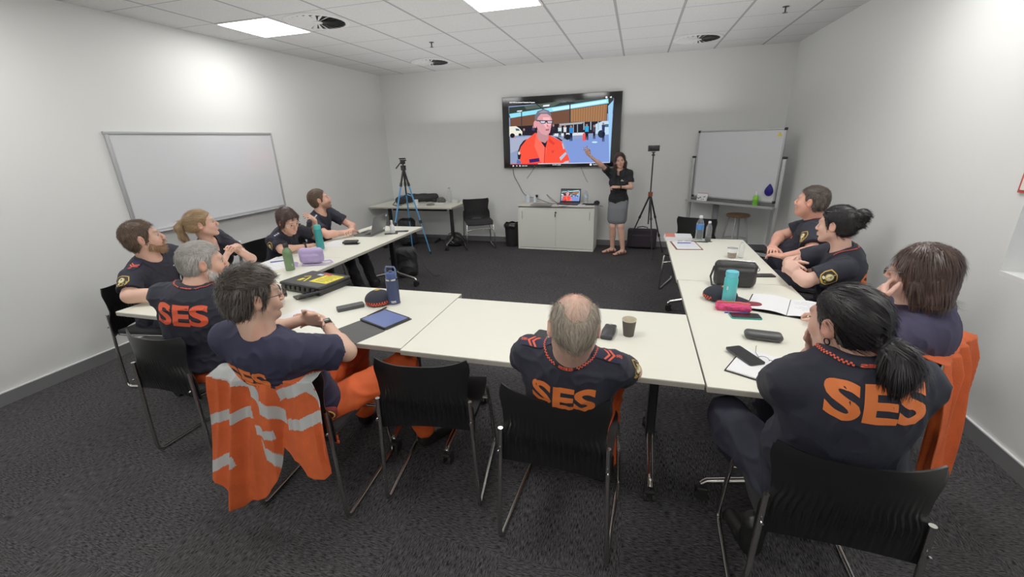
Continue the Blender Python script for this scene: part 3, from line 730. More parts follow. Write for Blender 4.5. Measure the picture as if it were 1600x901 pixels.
        if P['collar'] == 'check':
            cb = MB().use(ORR); k = 64; lay = .0035
            def nrm_at(uu, v):
                a1, a2 = Vector(colr(min(uu+.01, 1), v)), Vector(colr(max(uu-.01, 0), v)); b1, b2 = Vector(colr(uu, min(v+.05, 1))), Vector(colr(uu, max(v-.05, 0)))
                n_ = (a1-a2).cross(b1-b2).normalized(); c0 = Vector(neck); return n_ if n_.dot(Vector(colr(uu, v))-c0) > 0 else -n_
            for i in range(k):
                uu = .18+.64*i/k
                if abs(uu+.005-.5) < .075: continue
                for j in range(2):
                    if (i+j) % 2: continue
                    v0 = .70+.13*j; du = .64/k; pts = [(uu, v0), (uu+du, v0), (uu+du, v0+.13), (uu, v0+.13)]
                    q_ = [tuple(Vector(colr(*p))+nrm_at(*p)*.002) for p in pts]; cb.raw(q_, [[0, 1, 2, 3]])
            vs_, fs_, asp = text_polys('SES', .03); cb.raw([], [])
            base = []
            for x_, y_ in vs_:
                uu = .5+x_*.052; v0 = .83-y_*.24; base.append(tuple(Vector(colr(uu, v0))+nrm_at(uu, v0)*.0022))
            cb.raw(base, fs_); cb.build('checker_trim', None, root, sharp=0)
    return D
def back_print(D, h, up=.62, dx=0, txt='SES', m=None, wx=1.12, name='back_print', tilt=0):
    r, f, u = D['r'], D['f'], D['u']; O = D['hip']+u*D['L']*up-f*.4+r*dx; ru = r*math.cos(R(tilt))+u*math.sin(R(tilt)); uu = u*math.cos(R(tilt))-r*math.sin(R(tilt))
    decal(name, [T2(txt, h, m or ORP, .035, wx=wx)], O, ru, uu, f, D['bv'], D['root'])
def sleeve_badge(D, e, t=.35, d=None, sz=1.0, out=None, name='shoulder_badge'):
    S = D['Sh'][e]; E = np.asarray(D['arms'][e][0], float); c = S+(E-S)*t; a = nrmz(E-S); o = nrmz(D['r']*e if out is None else out); o = nrmz(o-a*(o@a)); X = np.cross(-a, o); lay = [([(x*sz, y*sz) for x, y in v], fs, m, ex) for v, fs, m, ex in BADGE]
    decal(name, lay, c+o*.3, X, -a, -o, D['bv'], D['root'], cell=.01)
def epaulette(D, e, stripes=True, star=False):
    n, S = D['neck'], D['Sh'][e]; a = nrmz(S-n); u = D['u']; up = nrmz(u-a*(u@a)); b = np.cross(up, a); L_ = .125
    O = n+a*.050+up*.3+D['f']*.0
    base = [(0, 0), (.022, .026), (L_, .026), (L_, -.026), (.022, -.026)]
    lay = [PL(base[::-1], NAVY2, .003)]
    if stripes:
        for k in (0, 1):
            x = .070+.017*k; lay.append(PL([(x-.014, .024), (x-.006, .024), (x+.012, 0), (x-.006, -.024), (x-.014, -.024), (x+.003, 0)][::-1], ORR, .0045))
        lay.append(T2('SES', .012, ORR, .02, dx=.112, ex=.0045))
    if star:
        for k in range(3): lay.append(PL(circ(.04+.022*k, 0, .009, 8), WHT, .0045))
    decal('epaulette', lay, O, a, b, -up, D['bv'], D['root'], lift=.002, cell=.015)
def chest_print(D, txt='SES', h=.02, m=None, dx=.07, up=.74, name='chest_emblem'):
    r, f, u = D['r'], D['f'], D['u']; O = D['hip']+u*D['L']*up+f*.5+r*dx
    decal(name, [T2(txt, h, m or ORR, .02)], O, -r, u, -f, D['bv'], D['root'])
def watch(D, e, lb, t=.93, m=None):
    E, W = np.asarray(D['arms'][e][0], float), np.asarray(D['arms'][e][1], float); a = nrmz(W-E); c = E+(W-E)*t; up = nrmz(np.array([0, 0, 1.])-a*a[2]); sd = np.cross(a, up)
    o = empty('wristwatch', tuple(c), 0, lb, 'watch')
    b = MB(); ring = lambda w: [tuple((up*math.cos(x)+sd*math.sin(x))*.0305+a*w) for x in [2*PI*i/24 for i in range(24)]]
    b.raw(ring(-.010)+ring(.010), [[i, (i+1) % 24, 24+(i+1) % 24, 24+i] for i in range(24)]); b.build('strap', m or RUB, o)
    Mx = Matrix((Vector(sd), Vector(a), Vector(up))).transposed().to_4x4(); Mx.translation = Vector(up*.034); b = MB(); b.box((0, 0, 0), (.034, .036, .009), bev=.003, M=Mx); b.build('case', mat('watch_case', (.02, .02, .022), .2, .4), o); return o
def comb_short(L):   # forward on top, down and back at the sides
    D = np.zeros_like(L); D[:, 1] = np.where(L[:, 2] > .06, .8, -.35); D[:, 2] = np.where(L[:, 2] > .06, -.1, -.9); D[:, 0] = np.sign(L[:, 0])*.15; return D
def comb_down(L): D = np.zeros_like(L); D[:, 2] = -1; D[:, 1] = -.15; return D
def comb_back(L):
    D = np.zeros_like(L); D[:, 1] = -1; D[:, 2] = np.where(L[:, 2] > .05, .1, -.35); return D
def skull(F, H, fr, s, d=.010, top=0, back=0, wide=0, low=.068):
    r, f, u = fr; M = np.array(fr); W = lambda x, y, z: H+(r*x+f*y+u*z)*s
    F.u(ellipsoid(W(0, -.016-back/2, .028+top/2), np.array((.076+d+wide, .096+d+back/2, .086+d+top/2))*s, M), .02)
    F.u(ellipsoid(W(0, -.035, -.025), np.array((low+d+wide*.5, .066+d, .060))*s, M), .03); return W
def ear_holes(F, H, fr, s):
    r, f, u = fr
    for e in (-1, 1): F.sub(ellipsoid(H+(r*e*.088-f*.008-u*.006)*s, np.array((.020, .023, .034))*s, np.array(fr)), .006)
# ---------------------------------------------------------------- the twelve people
SK1 = srgb(216, 170, 146)
def short_hair(D, color, N=2200, d=.007, top=.004, ln=.022, fore=.080, jit=.25, temple=.045, spike=.3, seed=1, streak=None, back=-.085, w=.0011, amp=.0018):
    F = Fld(.0042); H, fr, s = D['H'], D['fr'], D['hs']; skull(F, H, fr, s, d, top); ear_holes(F, H, fr, s)
    F.cut(lambda Q: hairline(Q, H, fr, s, back=back, fore=fore, temple=temple))
    o, vs, Fc, n, col = hair_obj('hair', F, fr, H, s, color, D['root'], jit=jit, seed=seed, streak=streak, amp=amp)
    strands(o, vs, n, col, H, fr, s, hairmat(color), N, ln, comb_short, lift=spike, w=w); return o
def beard(D, color, full=1.0, N=900):
    H, fr, s = D['H'], D['fr'], D['hs']; r, f, u = fr; W = lambda x, y, z: H+(r*x+f*y+u*z)*s; F = Fld(.0042); M = np.array(fr)
    F.u(ellipsoid(W(0, .066, -.096), np.array((.034, .030*full, .030*full))*s, M), .02)
    for e in (-1, 1):
        F.u(capsule(W(e*.060, .006, -.030), W(e*.054, .020, -.066), .010*s, .016*s), .018); F.u(capsule(W(e*.054, .020, -.066), W(e*.024, .068, -.098), .018*s, .020*full*s), .02)
    F.u(capsule(W(-.026, .088, -.060), W(0, .098, -.050), .008*s, .008*s), .008); F.u(capsule(W(.026, .088, -.060), W(0, .098, -.050), .008*s, .008*s), .008)
    F.sub(capsule(W(-.018, .102, -.067), W(.018, .102, -.067), .007*s, .007*s), .004)
    o, vs, Fc, n, col = hair_obj('beard', F, fr, H, s, color, D['root'], amp=.0016, seed=4)
    strands(o, vs, n, col, H, fr, s, hairmat(color), N, .016, comb_down, lift=.5, name='beard_strands')
def hnd(d, n, curl=25, spread=.08): return (np.array(d, float), np.array(n, float), curl, spread)
DN = (0, 0, -1)

# balding man, centre front
D = person('balding man in navy polo with shoulder stripes, seen from behind at the centre table', (4.10, 1.565, .50), (4.137, 1.38, .965), -3, (4.158, 1.325, 1.105), (14, -12, 2), .99, srgb(222, 176, 156),
    dict(shirt=NAVY, trou=ORG, collar='check', sw=.158, cw=.180, cd=.115, bw=.170, bd=.115, hw=.165, sr=.062, scalp=True, noeyes=False, nk=.062, fold=.0045, shf=.02, cflare=.004,
         hem=.53, arms={1: ((4.36, 1.60, .80), (4.16, 1.82, .775), hnd((-1, .35, 0), DN, 20)), -1: ((3.90, 1.60, .80), (4.03, 1.80, .775), hnd((.8, .6, .05), DN, 20))},
         legs={1: ((4.27, 1.93, .55), (4.27, 1.85, .12), (0, 1, 0)), -1: ((3.97, 1.93, .55), (3.95, 1.88, .12), (0, 1, 0))}, seed=3))
H, fr, s = D['H'], D['fr'], D['hs']; r, f, u = fr
F = Fld(.0042); skull(F, H, fr, s, .006, low=.056); ear_holes(F, H, fr, s)
F.cut(lambda Q: hairline(Q, H, fr, s, fore=.05, temple=.02, back=-.10))
F.sub(ellipsoid(H+(f*.035+u*.10)*s, np.array((.064, .135, .082))*s, np.array(frame(14, -12))), .012); F.sub(ellipsoid(H+(-f*.085+u*.085)*s, np.array((.040, .05, .055))*s), .015)
o, vs, Fc, n, col = hair_obj('hair', F, fr, H, s, 'lightgrey', D['root'], amp=.0009, jit=.20)
def cb(L): Dd = np.zeros_like(L); Dd[:, 2] = -1; Dd[:, 1] = -.5; Dd[:, 0] = np.where(L[:, 2] < .02, -np.sign(L[:, 0])*.35, np.sign(L[:, 0])*.15); return Dd
strands(o, vs, n, col, H, fr, s, hairmat('lightgrey'), 4600, .022, cb, lift=.28, w=.0006)
bv_, bn_ = D['body']; q_ = (bv_-H)/s; m_ = ((q_@u) > .035) & ((q_@f) < .055) & (np.abs(q_@r) < .09); cc_ = np.tile(np.array(HC['lightgrey'])*1.25, (int(m_.sum()), 1))
strands(o, bv_[m_], bn_[m_], cc_, H, fr, s, hairmat('lightgrey'), 1500, .020, cb, lift=.22, w=.00045, seed=77, name='thinning_hair')
back_print(D, .115, up=.78); epaulette(D, 1); epaulette(D, -1); sleeve_badge(D, 1, .45, out=D['r']+D['f']*.3)
watch(D, -1, 'black wristwatch on the left wrist of the balding man', .9)

# man with glasses, front left
D = person('man with dark spiky hair, glasses, navy tee and orange trousers, arms folded', (2.83, 1.44, .50), (2.885, 1.225, .985), 0, (2.868, 1.262, 1.150), (-28, -2, 3), .99, SK1,
    dict(shirt=NAVY2, trou=ORG, sw=.175, cw=.185, cd=.120, bw=.165, bd=.125, hw=.175, sr=.074, sl=.74, nk=.060, fold=.005, vneck=0, browc=(.04, .03, .025), stubble=(srgb(150, 110, 95), .35),
         hem=.50, arms={1: ((3.135, 1.42, .845), (2.87, 1.62, .875), hnd((-1, -.05, .1), (0, -1, -.2), 25)), -1: ((2.62, 1.50, .86), (2.78, 1.58, .90), hnd((1, -.1, .15), (0, -1, -.3), 20))},
         legs={1: ((3.17, 1.80, .57), (3.22, 1.86, .12), (.5, .8, 0)), -1: ((2.78, 1.92, .56), (2.75, 1.95, .12), (0, 1, 0))}, lk=1.08, seed=6))
short_hair(D, 'saltdark', N=5000, d=.009, top=.014, ln=.026, spike=.45, seed=2, streak=((.26, .24, .21), -.75), w=.0011, amp=.0026, back=-.072)
glasses(D['H'], D['fr'], D['hs'], None, 'dark rimmed glasses worn by the spiky haired man with folded arms')
back_print(D, .095, up=.76, dx=-.03, wx=1.15); watch(D, 1, 'black smartwatch on the folded arm of the man with glasses', .85)
# carabiner and glove clip on his belt
b = MB(); 
o = empty('glove_clip', (3.02, 1.37, .46), 0, 'orange plastic glove clip hanging from the belt of the man with glasses', 'clip')
b.tube([(.012*math.cos(a), .0, .018*math.sin(a)) for a in [2*PI*i/14 for i in range(14)]], .0035, 6, closed=True)
b.tube([(.0, 0, -.018), (.004, 0, -.032)], .004, 6); b.tube([(.006+.013*math.cos(a), .0, -.055+.022*math.sin(a)) for a in [2*PI*i/14 for i in range(14)]], .005, 6, closed=True); b.box((.012, 0, -.082), (.026, .010, .016), bev=.003)
b.build('clip_loops', mat('orange_plastic', srgb(255, 92, 50), .35), o)
o = empty('belt_pouch', (3.005, 1.375, .53), R(20), 'dark red and yellow strap pouch on the belt of the man with glasses', 'pouch')
MB().box((0, 0, 0), (.09, .035, .055), bev=.012).build('pouch_body', mat('dark_red_webbing', srgb(120, 22, 30), .7), o)
MB().tube([(.040*math.cos(a), -.019, .022*math.sin(a)) for a in [2*PI*i/20 for i in range(20)]], .003, 6, closed=True).build('yellow_edging', mat('yellow_cord', srgb(200, 180, 70), .6), o)

# white bearded man
D = person('older man with grey hair and white beard in navy polo with orange lettering', (1.95, 1.64, .51), (2.035, 1.635, .995), 22, (2.045, 1.715, 1.125), (-32, -2, 0), 1.02, srgb(216, 166, 142),
    dict(shirt=NAVY, trou=ORG, collar='check', sw=.165, cw=.190, cd=.145, bw=.195, bd=.165, bo=.03, hw=.19, nk=.060, sr=.066, browc=(.3, .28, .25), fold=.004,
         hem=.53, arms={1: ((2.24, 1.86, .83), (2.13, 2.07, .785), hnd((-.7, .7, 0), DN)), -1: ((1.76, 1.88, .81), (1.88, 2.10, .785), hnd((.8, .5, 0), DN))},
         legs={1: ((2.12, 2.02, .56), (2.12, 2.0, .12), (0, 1, 0)), -1: ((1.80, 2.02, .56), (1.80, 2.0, .12), (0, 1, 0))}, lk=1.1, seed=9))
short_hair(D, 'grey', N=3600, d=.006, top=.0, ln=.022, fore=.090, temple=.035, spike=.15, seed=5, jit=.18, amp=.0013)
beard(D, 'white', 1.1, 1200); back_print(D, .118, up=.80, dx=-.01, m=ORR, wx=1.15)

# brown bearded man by the left wall
D = person('brown haired man with ginger beard in navy polo nearest the left wall', (.82, 2.20, .50), (1.005, 2.12, .995), -72, (1.03, 2.105, 1.145), (-33, 9, 0), 1.04, srgb(218, 170, 148),
    dict(shirt=NAVY, trou=DKNAVY, collar='plain', sw=.185, cw=.185, cd=.13, bw=.175, bd=.145, hw=.175, nk=.060, sr=.066, ak=1.12, browc=(.12, .08, .06), sl=.72,
         arms={1: ((1.10, 1.87, .80), (1.40, 2.02, .785), hnd((.9, .3, 0), DN)), -1: ((1.17, 2.45, .81), (1.42, 2.30, .785), hnd((.9, -.4, 0), DN))},
         legs={1: ((1.25, 2.12, .56), (1.25, 2.10, .12), (1, 0, 0)), -1: ((1.25, 2.35, .56), (1.25, 2.36, .12), (1, 0, 0))}, seed=12))
short_hair(D, 'brown', N=2600, d=.007, top=.007, ln=.022, spike=.28, seed=8, fore=.080); beard(D, 'beard_brown', 1.0, 900)
sleeve_badge(D, 1, .48, sz=1.15, out=D['r']+D['f']*.35); epaulette(D, 1); chest_print(D, 'SES', .022, dx=.075, up=.72)
decal('name_bar', [PL([(-.025, -.004), (.025, -.004), (.025, .004), (-.025, .004)], WHT)], D['hip']+D['u']*D['L']*.86+D['f']*.5-D['r']*.09, -D['r'], D['u'], -D['f'], D['bv'], D['root'])

# blonde woman with ponytail
D = person('blonde woman with a ponytail and navy v-neck top, hands clasped', (.66, 2.86, .50), (.855, 2.69, .985), -66, (.885, 2.665, 1.135), (-40, 8, 0), .97, srgb(228, 178, 156),
    dict(shirt=NAVY, trou=DKNAVY, sw=.150, cw=.15, cd=.105, bw=.14, bd=.11, hw=.165, nk=.046, sr=.055, bust=1, ak=.86, vneck=.12, browc=(.25, .18, .12), hnd=.88,
         arms={1: ((1.13, 2.50, .79), (1.165, 2.585, .905), hnd((.25, .75, .6), (.2, .8, -.3), 35)), -1: ((1.12, 2.84, .80), (1.17, 2.70, .90), hnd((.25, -.7, .7), (.2, -.8, -.2), 40))},
         legs={1: ((1.12, 2.75, .55), (1.12, 2.75, .12), (1, 0, 0)), -1: ((1.12, 2.95, .55), (1.12, 2.95, .12), (1, 0, 0))}, seed=15))
H, fr, s = D['H'], D['fr'], D['hs']; r, f, u = fr; W = lambda x, y, z: H+(r*x+f*y+u*z)*s
F = Fld(.0042); skull(F, H, fr, s, .010, .004); ear_holes(F, H, fr, s); F.cut(lambda Q: hairline(Q, H, fr, s, fore=.078, side=-.01, back=-.05))
F.u(ellipsoid(W(0, -.125, .045), np.array((.022, .026, .022))*s, np.array(fr)), .012); pts = [W(0, -.135, .045), W(0, -.165, .01), W(0, -.165, -.06), W(.0, -.15, -.13), W(0, -.14, -.175)]; rr = [.020, .028, .027, .020, .008]
for a_, b_, r1, r2 in zip(pts[:-1], pts[1:], rr[:-1], rr[1:]): F.u(capsule(a_, b_, r1, r2), .015)
o, vs, Fc, n, col = hair_obj('hair', F, fr, H, s, 'blonde', D['root'], jit=.3, amp=.0016, seed=3)
def cp(L): Dd = np.where((L[:, 1] < -.13)[:, None], np.array([0, 0, -1.]), np.array([0, -1., .1])); return Dd
strands(o, vs, n, col, H, fr, s, hairmat('blonde'), 1600, .05, cp, lift=.05)
MB().tube([tuple(W(.021*math.cos(a), -.13, .045+.021*math.sin(a))) for a in [2*PI*i/16 for i in range(16)]], .005, 6, closed=True).build('hair_tie', mat('hair_tie_red', srgb(90, 40, 45), .6), o)
decal('shirt_emblem', [PL(circ(0, 0, .018, 14), ORR), PL(circ(0, .002, .007, 10), NAVY, .001)], D['hip']+D['u']*D['L']*.80+D['f']*.5-D['r']*.075, -D['r'], D['u'], -D['f'], D['bv'], D['root'])

# woman looking down, hand at her forehead
D = person('woman with short reddish brown hair looking down, one hand at her forehead', (.74, 3.46, .50), (1.03, 3.37, .935), -82, (1.135, 3.325, 1.045), (-100, -24, 8), .96, srgb(222, 170, 146),
    dict(shirt=NAVY, trou=BLKCL, collar='plain', sw=.155, cw=.16, cd=.11, bw=.15, bd=.12, hw=.17, nk=.048, sr=.060, bust=1, ak=.9, browc=(.10, .06, .05), sl=.68, hnd=.9,
         arms={1: ((1.11, 3.20, .79), (1.215, 3.42, .775), hnd((.2, 1, 0), DN, 30)), -1: ((1.02, 3.78, .79), (1.20, 3.60, 1.0), hnd((.1, -.75, .55), (-.5, -.6, -.2), 35))},
         legs={1: ((1.2, 3.4, .55), (1.25, 3.4, .12), (1, 0, 0)), -1: ((1.2, 3.6, .55), (1.25, 3.62, .12), (1, 0, 0))}, seed=18))
H, fr, s = D['H'], D['fr'], D['hs']; r, f, u = fr; W = lambda x, y, z: H+(r*x+f*y+u*z)*s
F = Fld(.0042); skull(F, H, fr, s, .013, .006, .01, .002); F.u(ellipsoid(W(0, -.06, -.075), np.array((.062, .045, .05))*s, np.array(fr)), .03)
for e in (-1, 1): F.u(capsule(W(e*.078, .025, .045), W(e*.083, .012, -.045), .014, .010), .02)
F.cut(lambda Q: hairline(Q, H, fr, s, fore=.072, side=-.06, back=-.13, temple=.050, ear=-.0))
o, vs, Fc, n, col = hair_obj('hair', F, fr, H, s, 'dkbrown', D['root'], jit=.3, seed=13); strands(o, vs, n, col, H, fr, s, hairmat('dkbrown'), 1200, .04, comb_down, lift=.06)
glasses(H, fr, s, None, 'thin steel glasses worn by the woman looking down', GFR2)
sleeve_badge(D, 1, .42, sz=1.1, out=D['r']+D['f']*.4); epaulette(D, 1, False, True); epaulette(D, -1, False, True); chest_print(D, 'SES', .022, dx=-.07, up=.66)
decal('name_bar', [PL([(-.028, -.005), (.028, -.005), (.028, .005), (-.028, .005)], WHT)], D['hip']+D['u']*D['L']*.74+D['f']*.5+D['r']*.07, -D['r'], D['u'], -D['f'], D['bv'], D['root'])
watch(D, 1, 'black wristwatch on the forearm of the woman looking down', .88)

# man at the far left end
D = person('man with short brown hair and stubble, furthest back on the left side', (.68, 4.14, .50), (.915, 4.035, 1.0), -72, (.935, 4.04, 1.15), (-46, 16, 0), 1.0, srgb(222, 168, 145),
    dict(shirt=NAVY, trou=BLKCL, collar='plain', sw=.17, cw=.17, cd=.12, bw=.16, bd=.13, hw=.17, nk=.056, sr=.062, browc=(.12, .08, .06), stubble=(srgb(120, 84, 66), .75), sl=.66,
         arms={1: ((1.12, 3.84, .80), (1.22, 4.06, .785), hnd((.2, 1, 0), DN)), -1: ((1.10, 4.32, .80), (1.22, 4.14, .80), hnd((.3, -1, 0), DN))},
         legs={1: ((1.2, 4.0, .56), (1.32, 4.0, .12), (1, 0, 0)), -1: ((1.2, 4.25, .56), (1.38, 4.2, .12), (1, 0, 0))}, seed=21))
short_hair(D, 'brown', N=1200, d=.006, top=.008, ln=.018, seed=14, back=-.07, fore=.086)
sleeve_badge(D, 1, .42, sz=1.1, out=D['r']+D['f']*.4); epaulette(D, 1, False, True)

# woman with black ponytail, lower right
D = person('woman with black low ponytail in navy polo, from behind at the lower right', (5.05, 1.44, .50), (4.995, 1.345, 1.085), 2, (4.965, 1.395, 1.168), (30, -6, -4), .97, srgb(212, 160, 140),
    dict(shirt=NAVY, trou=DKNAVY, collar='check', drop=.105, sw=.155, cw=.190, cd=.150, bw=.205, bd=.18, bo=.02, hw=.215, nk=.060, sr=.076, fat=.5, ak=1.1, sl=.75, fold=.0045, cflare=.004,
         arms={1: ((5.20, 1.60, .80), (5.13, 1.80, .785), hnd((-.3, .9, 0), DN, 40)), -1: ((4.90, 1.60, .80), (4.955, 1.52, 1.0), hnd((.2, -.1, .9), (.1, -.9, 0), 55))},
         legs={1: ((5.22, 1.86, .56), (5.22, 1.86, .12), (0, 1, 0)), -1: ((4.78, 1.72, .56), (4.90, 1.56, .14), (-.3, 1, 0))}, lk=1.22, seed=24))
H, fr, s = D['H'], D['fr'], D['hs']; r, f, u = fr; W = lambda x, y, z: H+(r*x+f*y+u*z)*s
F = Fld(.0042); skull(F, H, fr, s, .006, .002, .002); ear_holes(F, H, fr, s); F.cut(lambda Q: hairline(Q, H, fr, s, fore=.074, side=-.022, back=-.075))
pts = [W(0, -.118, -.035), W(0, -.150, -.050), W(.0, -.166, -.080), W(-.002, -.163, -.105), W(-.004, -.157, -.132), W(-.004, -.152, -.152)]; rr = [.026, .032, .042, .041, .030, .012]
for a_, b_, r1, r2 in zip(pts[:-1], pts[1:], rr[:-1], rr[1:]): F.u(capsule(a_, b_, r1, r2), .02)
def blue(col, x, y, z, vs):
    m = np.clip((-z-.06)/.12, 0, 1)*np.clip(x/.02+.3, 0, 1)*(y < -.11)*.8; return col*(1-m[:, None])+np.array(srgb(24, 30, 96))*m[:, None]
o, vs, Fc, n, col = hair_obj('hair', F, fr, H, s, 'black', D['root'], jit=.3, amp=.0014, seed=23, tint=blue)
def cp8(L): return np.where(((L[:, 1] < -.13) & (L[:, 2] < -.03))[:, None], np.array([0, -.05, -1.]), np.stack([-np.sign(L[:, 0])*.25, -np.ones(len(L)), -.4+0*L[:, 0]], 1))
strands(o, vs, n, col, H, fr, s, hairmat('black'), 4200, .05, cp8, lift=.02, w=.0009, jit=.07, up=.0008)
MB().tube([tuple(W(.034*math.cos(a), -.132-.012*math.sin(a), -.042+.032*math.sin(a))) for a in [2*PI*i/18 for i in range(18)]], .0035, 6, closed=True).build('hair_tie', mat('hair_tie_dark', (.03, .03, .035), .3, .5), o)
for e in (-1,): MB().tube([tuple(W(e*.086+.0*math.cos(a), -.016+.009*math.cos(a), -.044+.010*math.sin(a))) for a in [2*PI*i/14 for i in range(14)]], .0022, 6, closed=True).build('earring', mat('earring_dark', (.03, .02, .025), .3, .7), D['root'])
back_print(D, .108, up=.87, dx=.012, wx=1.25, tilt=-4)
b = MB()

# woman with brown bob, right
D = person('woman with shoulder length brown hair and glasses resting her chin on her hand', (5.53, 2.22, .50), (5.565, 2.10, .965), 52, (5.515, 2.115, 1.135), (54, -3, 0), .98, srgb(226, 176, 158),
    dict(shirt=NAVY3, trou=DKNAVY, sw=.170, cw=.19, cd=.15, bw=.2, bd=.17, hw=.2, nk=.054, sr=.078, fat=.3, ak=1.1, sl=.70, bust=1, browc=(.12, .08, .06),
         arms={-1: ((5.27, 1.93, .80), (5.375, 2.065, .985), hnd((.25, .55, .7), (.6, .2, .3), 50)), 1: ((5.55, 2.52, .80), (5.36, 2.40, .785), hnd((-.5, .8, 0), DN, 40))},
         legs={1: ((5.3, 2.58, .56), (5.3, 2.6, .12), (-1, 1, 0)), -1: ((5.15, 2.40, .56), (5.15, 2.42, .12), (-1, 1, 0))}, seed=27))
H, fr, s = D['H'], D['fr'], D['hs']; r, f, u = fr; W = lambda x, y, z: H+(r*x+f*y+u*z)*s
F = Fld(.0045); skull(F, H, fr, s, .011, .004, .008, .003)
F.u(ellipsoid(W(0, -.055, -.060), np.array((.086, .072, .090))*s, np.array(fr)), .03)
for e in (-1, 1): F.u(capsule(W(e*.076, .020, .05), W(e*.080, .000, -.05), .014, .017), .025); F.u(capsule(W(e*.080, .000, -.05), W(e*.076, -.01, -.115), .020, .018), .03)
F.u(capsule(W(-.045, -.065, -.105), W(.045, -.065, -.105), .042, .042), .04)
F.sub(ellipsoid(W(0, .085, -.045), np.array((.066, .075, .105))*s, np.array(fr)), .012); F.cut(lambda Q: (-.118-(Q-H)@u/s)*s)
o, vs, Fc, n, col = hair_obj('hair', F, fr, H, s, 'midbrown', D['root'], jit=.28, amp=.0018, seed=33)
strands(o, vs, n, col, H, fr, s, hairmat('midbrown'), 4200, .05, comb_down, lift=.015, w=.0010, jit=.07, up=.0008)
glasses(H, fr, s, None, 'thin steel glasses worn by the woman with shoulder length brown hair', GFR2)
back_print(D, .09, up=.52, txt='SES', m=ORR)

# woman with black bun
D = person('woman with a black hair bun and sunglasses on her head, arms folded', (5.74, 3.16, .50), (5.635, 3.095, .985), 70, (5.573, 3.115, 1.145), (48, -3, 0), .97, srgb(228, 178, 158),
    dict(shirt=NAVY, trou=DKNAVY, collar='check', sw=.155, cw=.165, cd=.12, bw=.165, bd=.135, hw=.18, nk=.050, sr=.066, ak=1.02, sl=.72, bust=1, browc=(.05, .035, .03),
         arms={-1: ((5.42, 2.97, .81), (5.36, 3.17, .83), hnd((.3, .9, .05), (.8, 0, -.2), 40)), 1: ((5.44, 3.36, .82), (5.36, 3.15, .865), hnd((.25, -.9, -.05), (.7, 0, -.6), 60))},
         legs={1: ((5.3, 3.3, .55), (5.3, 3.3, .12), (-1, 0, 0)), -1: ((5.3, 3.08, .55), (5.3, 3.08, .12), (-1, 0, 0))}, seed=30))
H, fr, s = D['H'], D['fr'], D['hs']; r, f, u = fr; W = lambda x, y, z: H+(r*x+f*y+u*z)*s
F = Fld(.0042); skull(F, H, fr, s, .009, .008, .004); ear_holes(F, H, fr, s); F.cut(lambda Q: hairline(Q, H, fr, s, fore=.076, side=-.03, back=-.07))
F.u(ellipsoid(W(0, -.125, .065), np.array((.050, .044, .046))*s, np.array(fr)), .012); F.u(ellipsoid(W(.0, -.118, .02), np.array((.044, .034, .04))*s, np.array(fr)), .015)
o, vs, Fc, n, col = hair_obj('hair', F, fr, H, s, 'black', D['root'], jit=.3, amp=.0022, seed=43); strands(o, vs, n, col, H, fr, s, hairmat('black'), 2200, .035, comb_back, lift=.06, jit=.10, up=.001)
glasses(H, fr, s*1.03, None, 'black sunglasses pushed up on the black hair of the woman with a bun', mat('sunglass_black', (.02, .02, .025), .25), top=True)
sleeve_badge(D, -1, .50, sz=1.25, out=-D['r']+D['f']*.2); back_print(D, .11, up=.62); chest_print(D, 'SES', .022, dx=-.06, up=.70)
o = MB().tube([(0, 0, 0), (.05, 0, .018)], .004, 8).build('pen', mat('white_plastic', srgb(225, 228, 232), .35), None, tuple(D['hip']+D['u']*.33+D['f']*.15-D['r']*.10), R(70)); tag(o, 'white pen clipped to the sleeve pocket of the woman with a bun', 'pen')

# man at the far right
D = person('heavy set man in navy polo leaning back, furthest back on the right side', (5.80, 4.05, .50), (5.80, 3.985, 1.025), 58, (5.715, 3.985, 1.175), (54, 5, 0), 1.05, srgb(224, 160, 138),
    dict(shirt=NAVY, trou=DKNAVY, collar='check', sw=.185, cw=.20, cd=.155, bw=.225, bd=.22, bo=.085, hw=.20, nk=.066, sr=.076, fat=1, ak=1.15, sl=.72, browc=(.12, .09, .08),
         arms={-1: ((5.68, 3.68, .83), (5.47, 3.58, .81), hnd((-.5, .6, 0), DN)), 1: ((5.60, 4.22, .83), (5.46, 3.88, .81), hnd((-.2, -.9, 0), DN))},
         legs={1: ((5.35, 4.2, .56), (5.3, 4.2, .12), (-1, 0, 0)), -1: ((5.35, 3.85, .56), (5.3, 3.85, .12), (-1, 0, 0))}, lk=1.15, seed=36))
short_hair(D, 'darkgrey', N=2000, d=.006, top=.002, ln=.020, fore=.086, temple=.03, seed=19, streak=((.22, .2, .18), -.3))
sleeve_badge(D, -1, .45, sz=1.2, out=-D['r']+D['f']*.3); chest_print(D, 'SES', .026, dx=-.07, up=.70)

# presenter
D = person('standing woman in black polo and grey skirt pointing at the television', (4.105, 6.60, .80), (4.105, 6.56, 1.265), 170, (4.10, 6.515, 1.398), (186, -6, 7), .86, srgb(222, 170, 148),
    dict(shirt=BLKCL, bare=True, sw=.135, cw=.135, cd=.095, bw=.115, bd=.09, hw=.145, nk=.040, sr=.050, bust=1, ak=.74, hem=.77, collar='plain', vneck=.10, browc=(.10, .07, .05), hnd=.80, sl=.62, h=.0042, hs=.006,
         arms={1: ((3.845, 6.46, 1.335), (3.675, 6.41, 1.475), hnd((-.45, -.05, .85), (-.4, -.8, 0), 8, .22)), -1: ((4.275, 6.48, 1.02), (4.10, 6.36, 1.035), hnd((-1, -.1, .05), (0, .3, -1), 55))},
         legs={1: ((4.04, 6.56, .43), (4.05, 6.64, .085), (-.85, -.35, 0)), -1: ((4.16, 6.54, .43), (4.21, 6.54, .085), (-.75, -.55, 0))}, seed=39))
SK = Fld(.006); rr_ = D['r']; MM = np.array([rr_, D['f'], np.array([0, 0, 1.])])
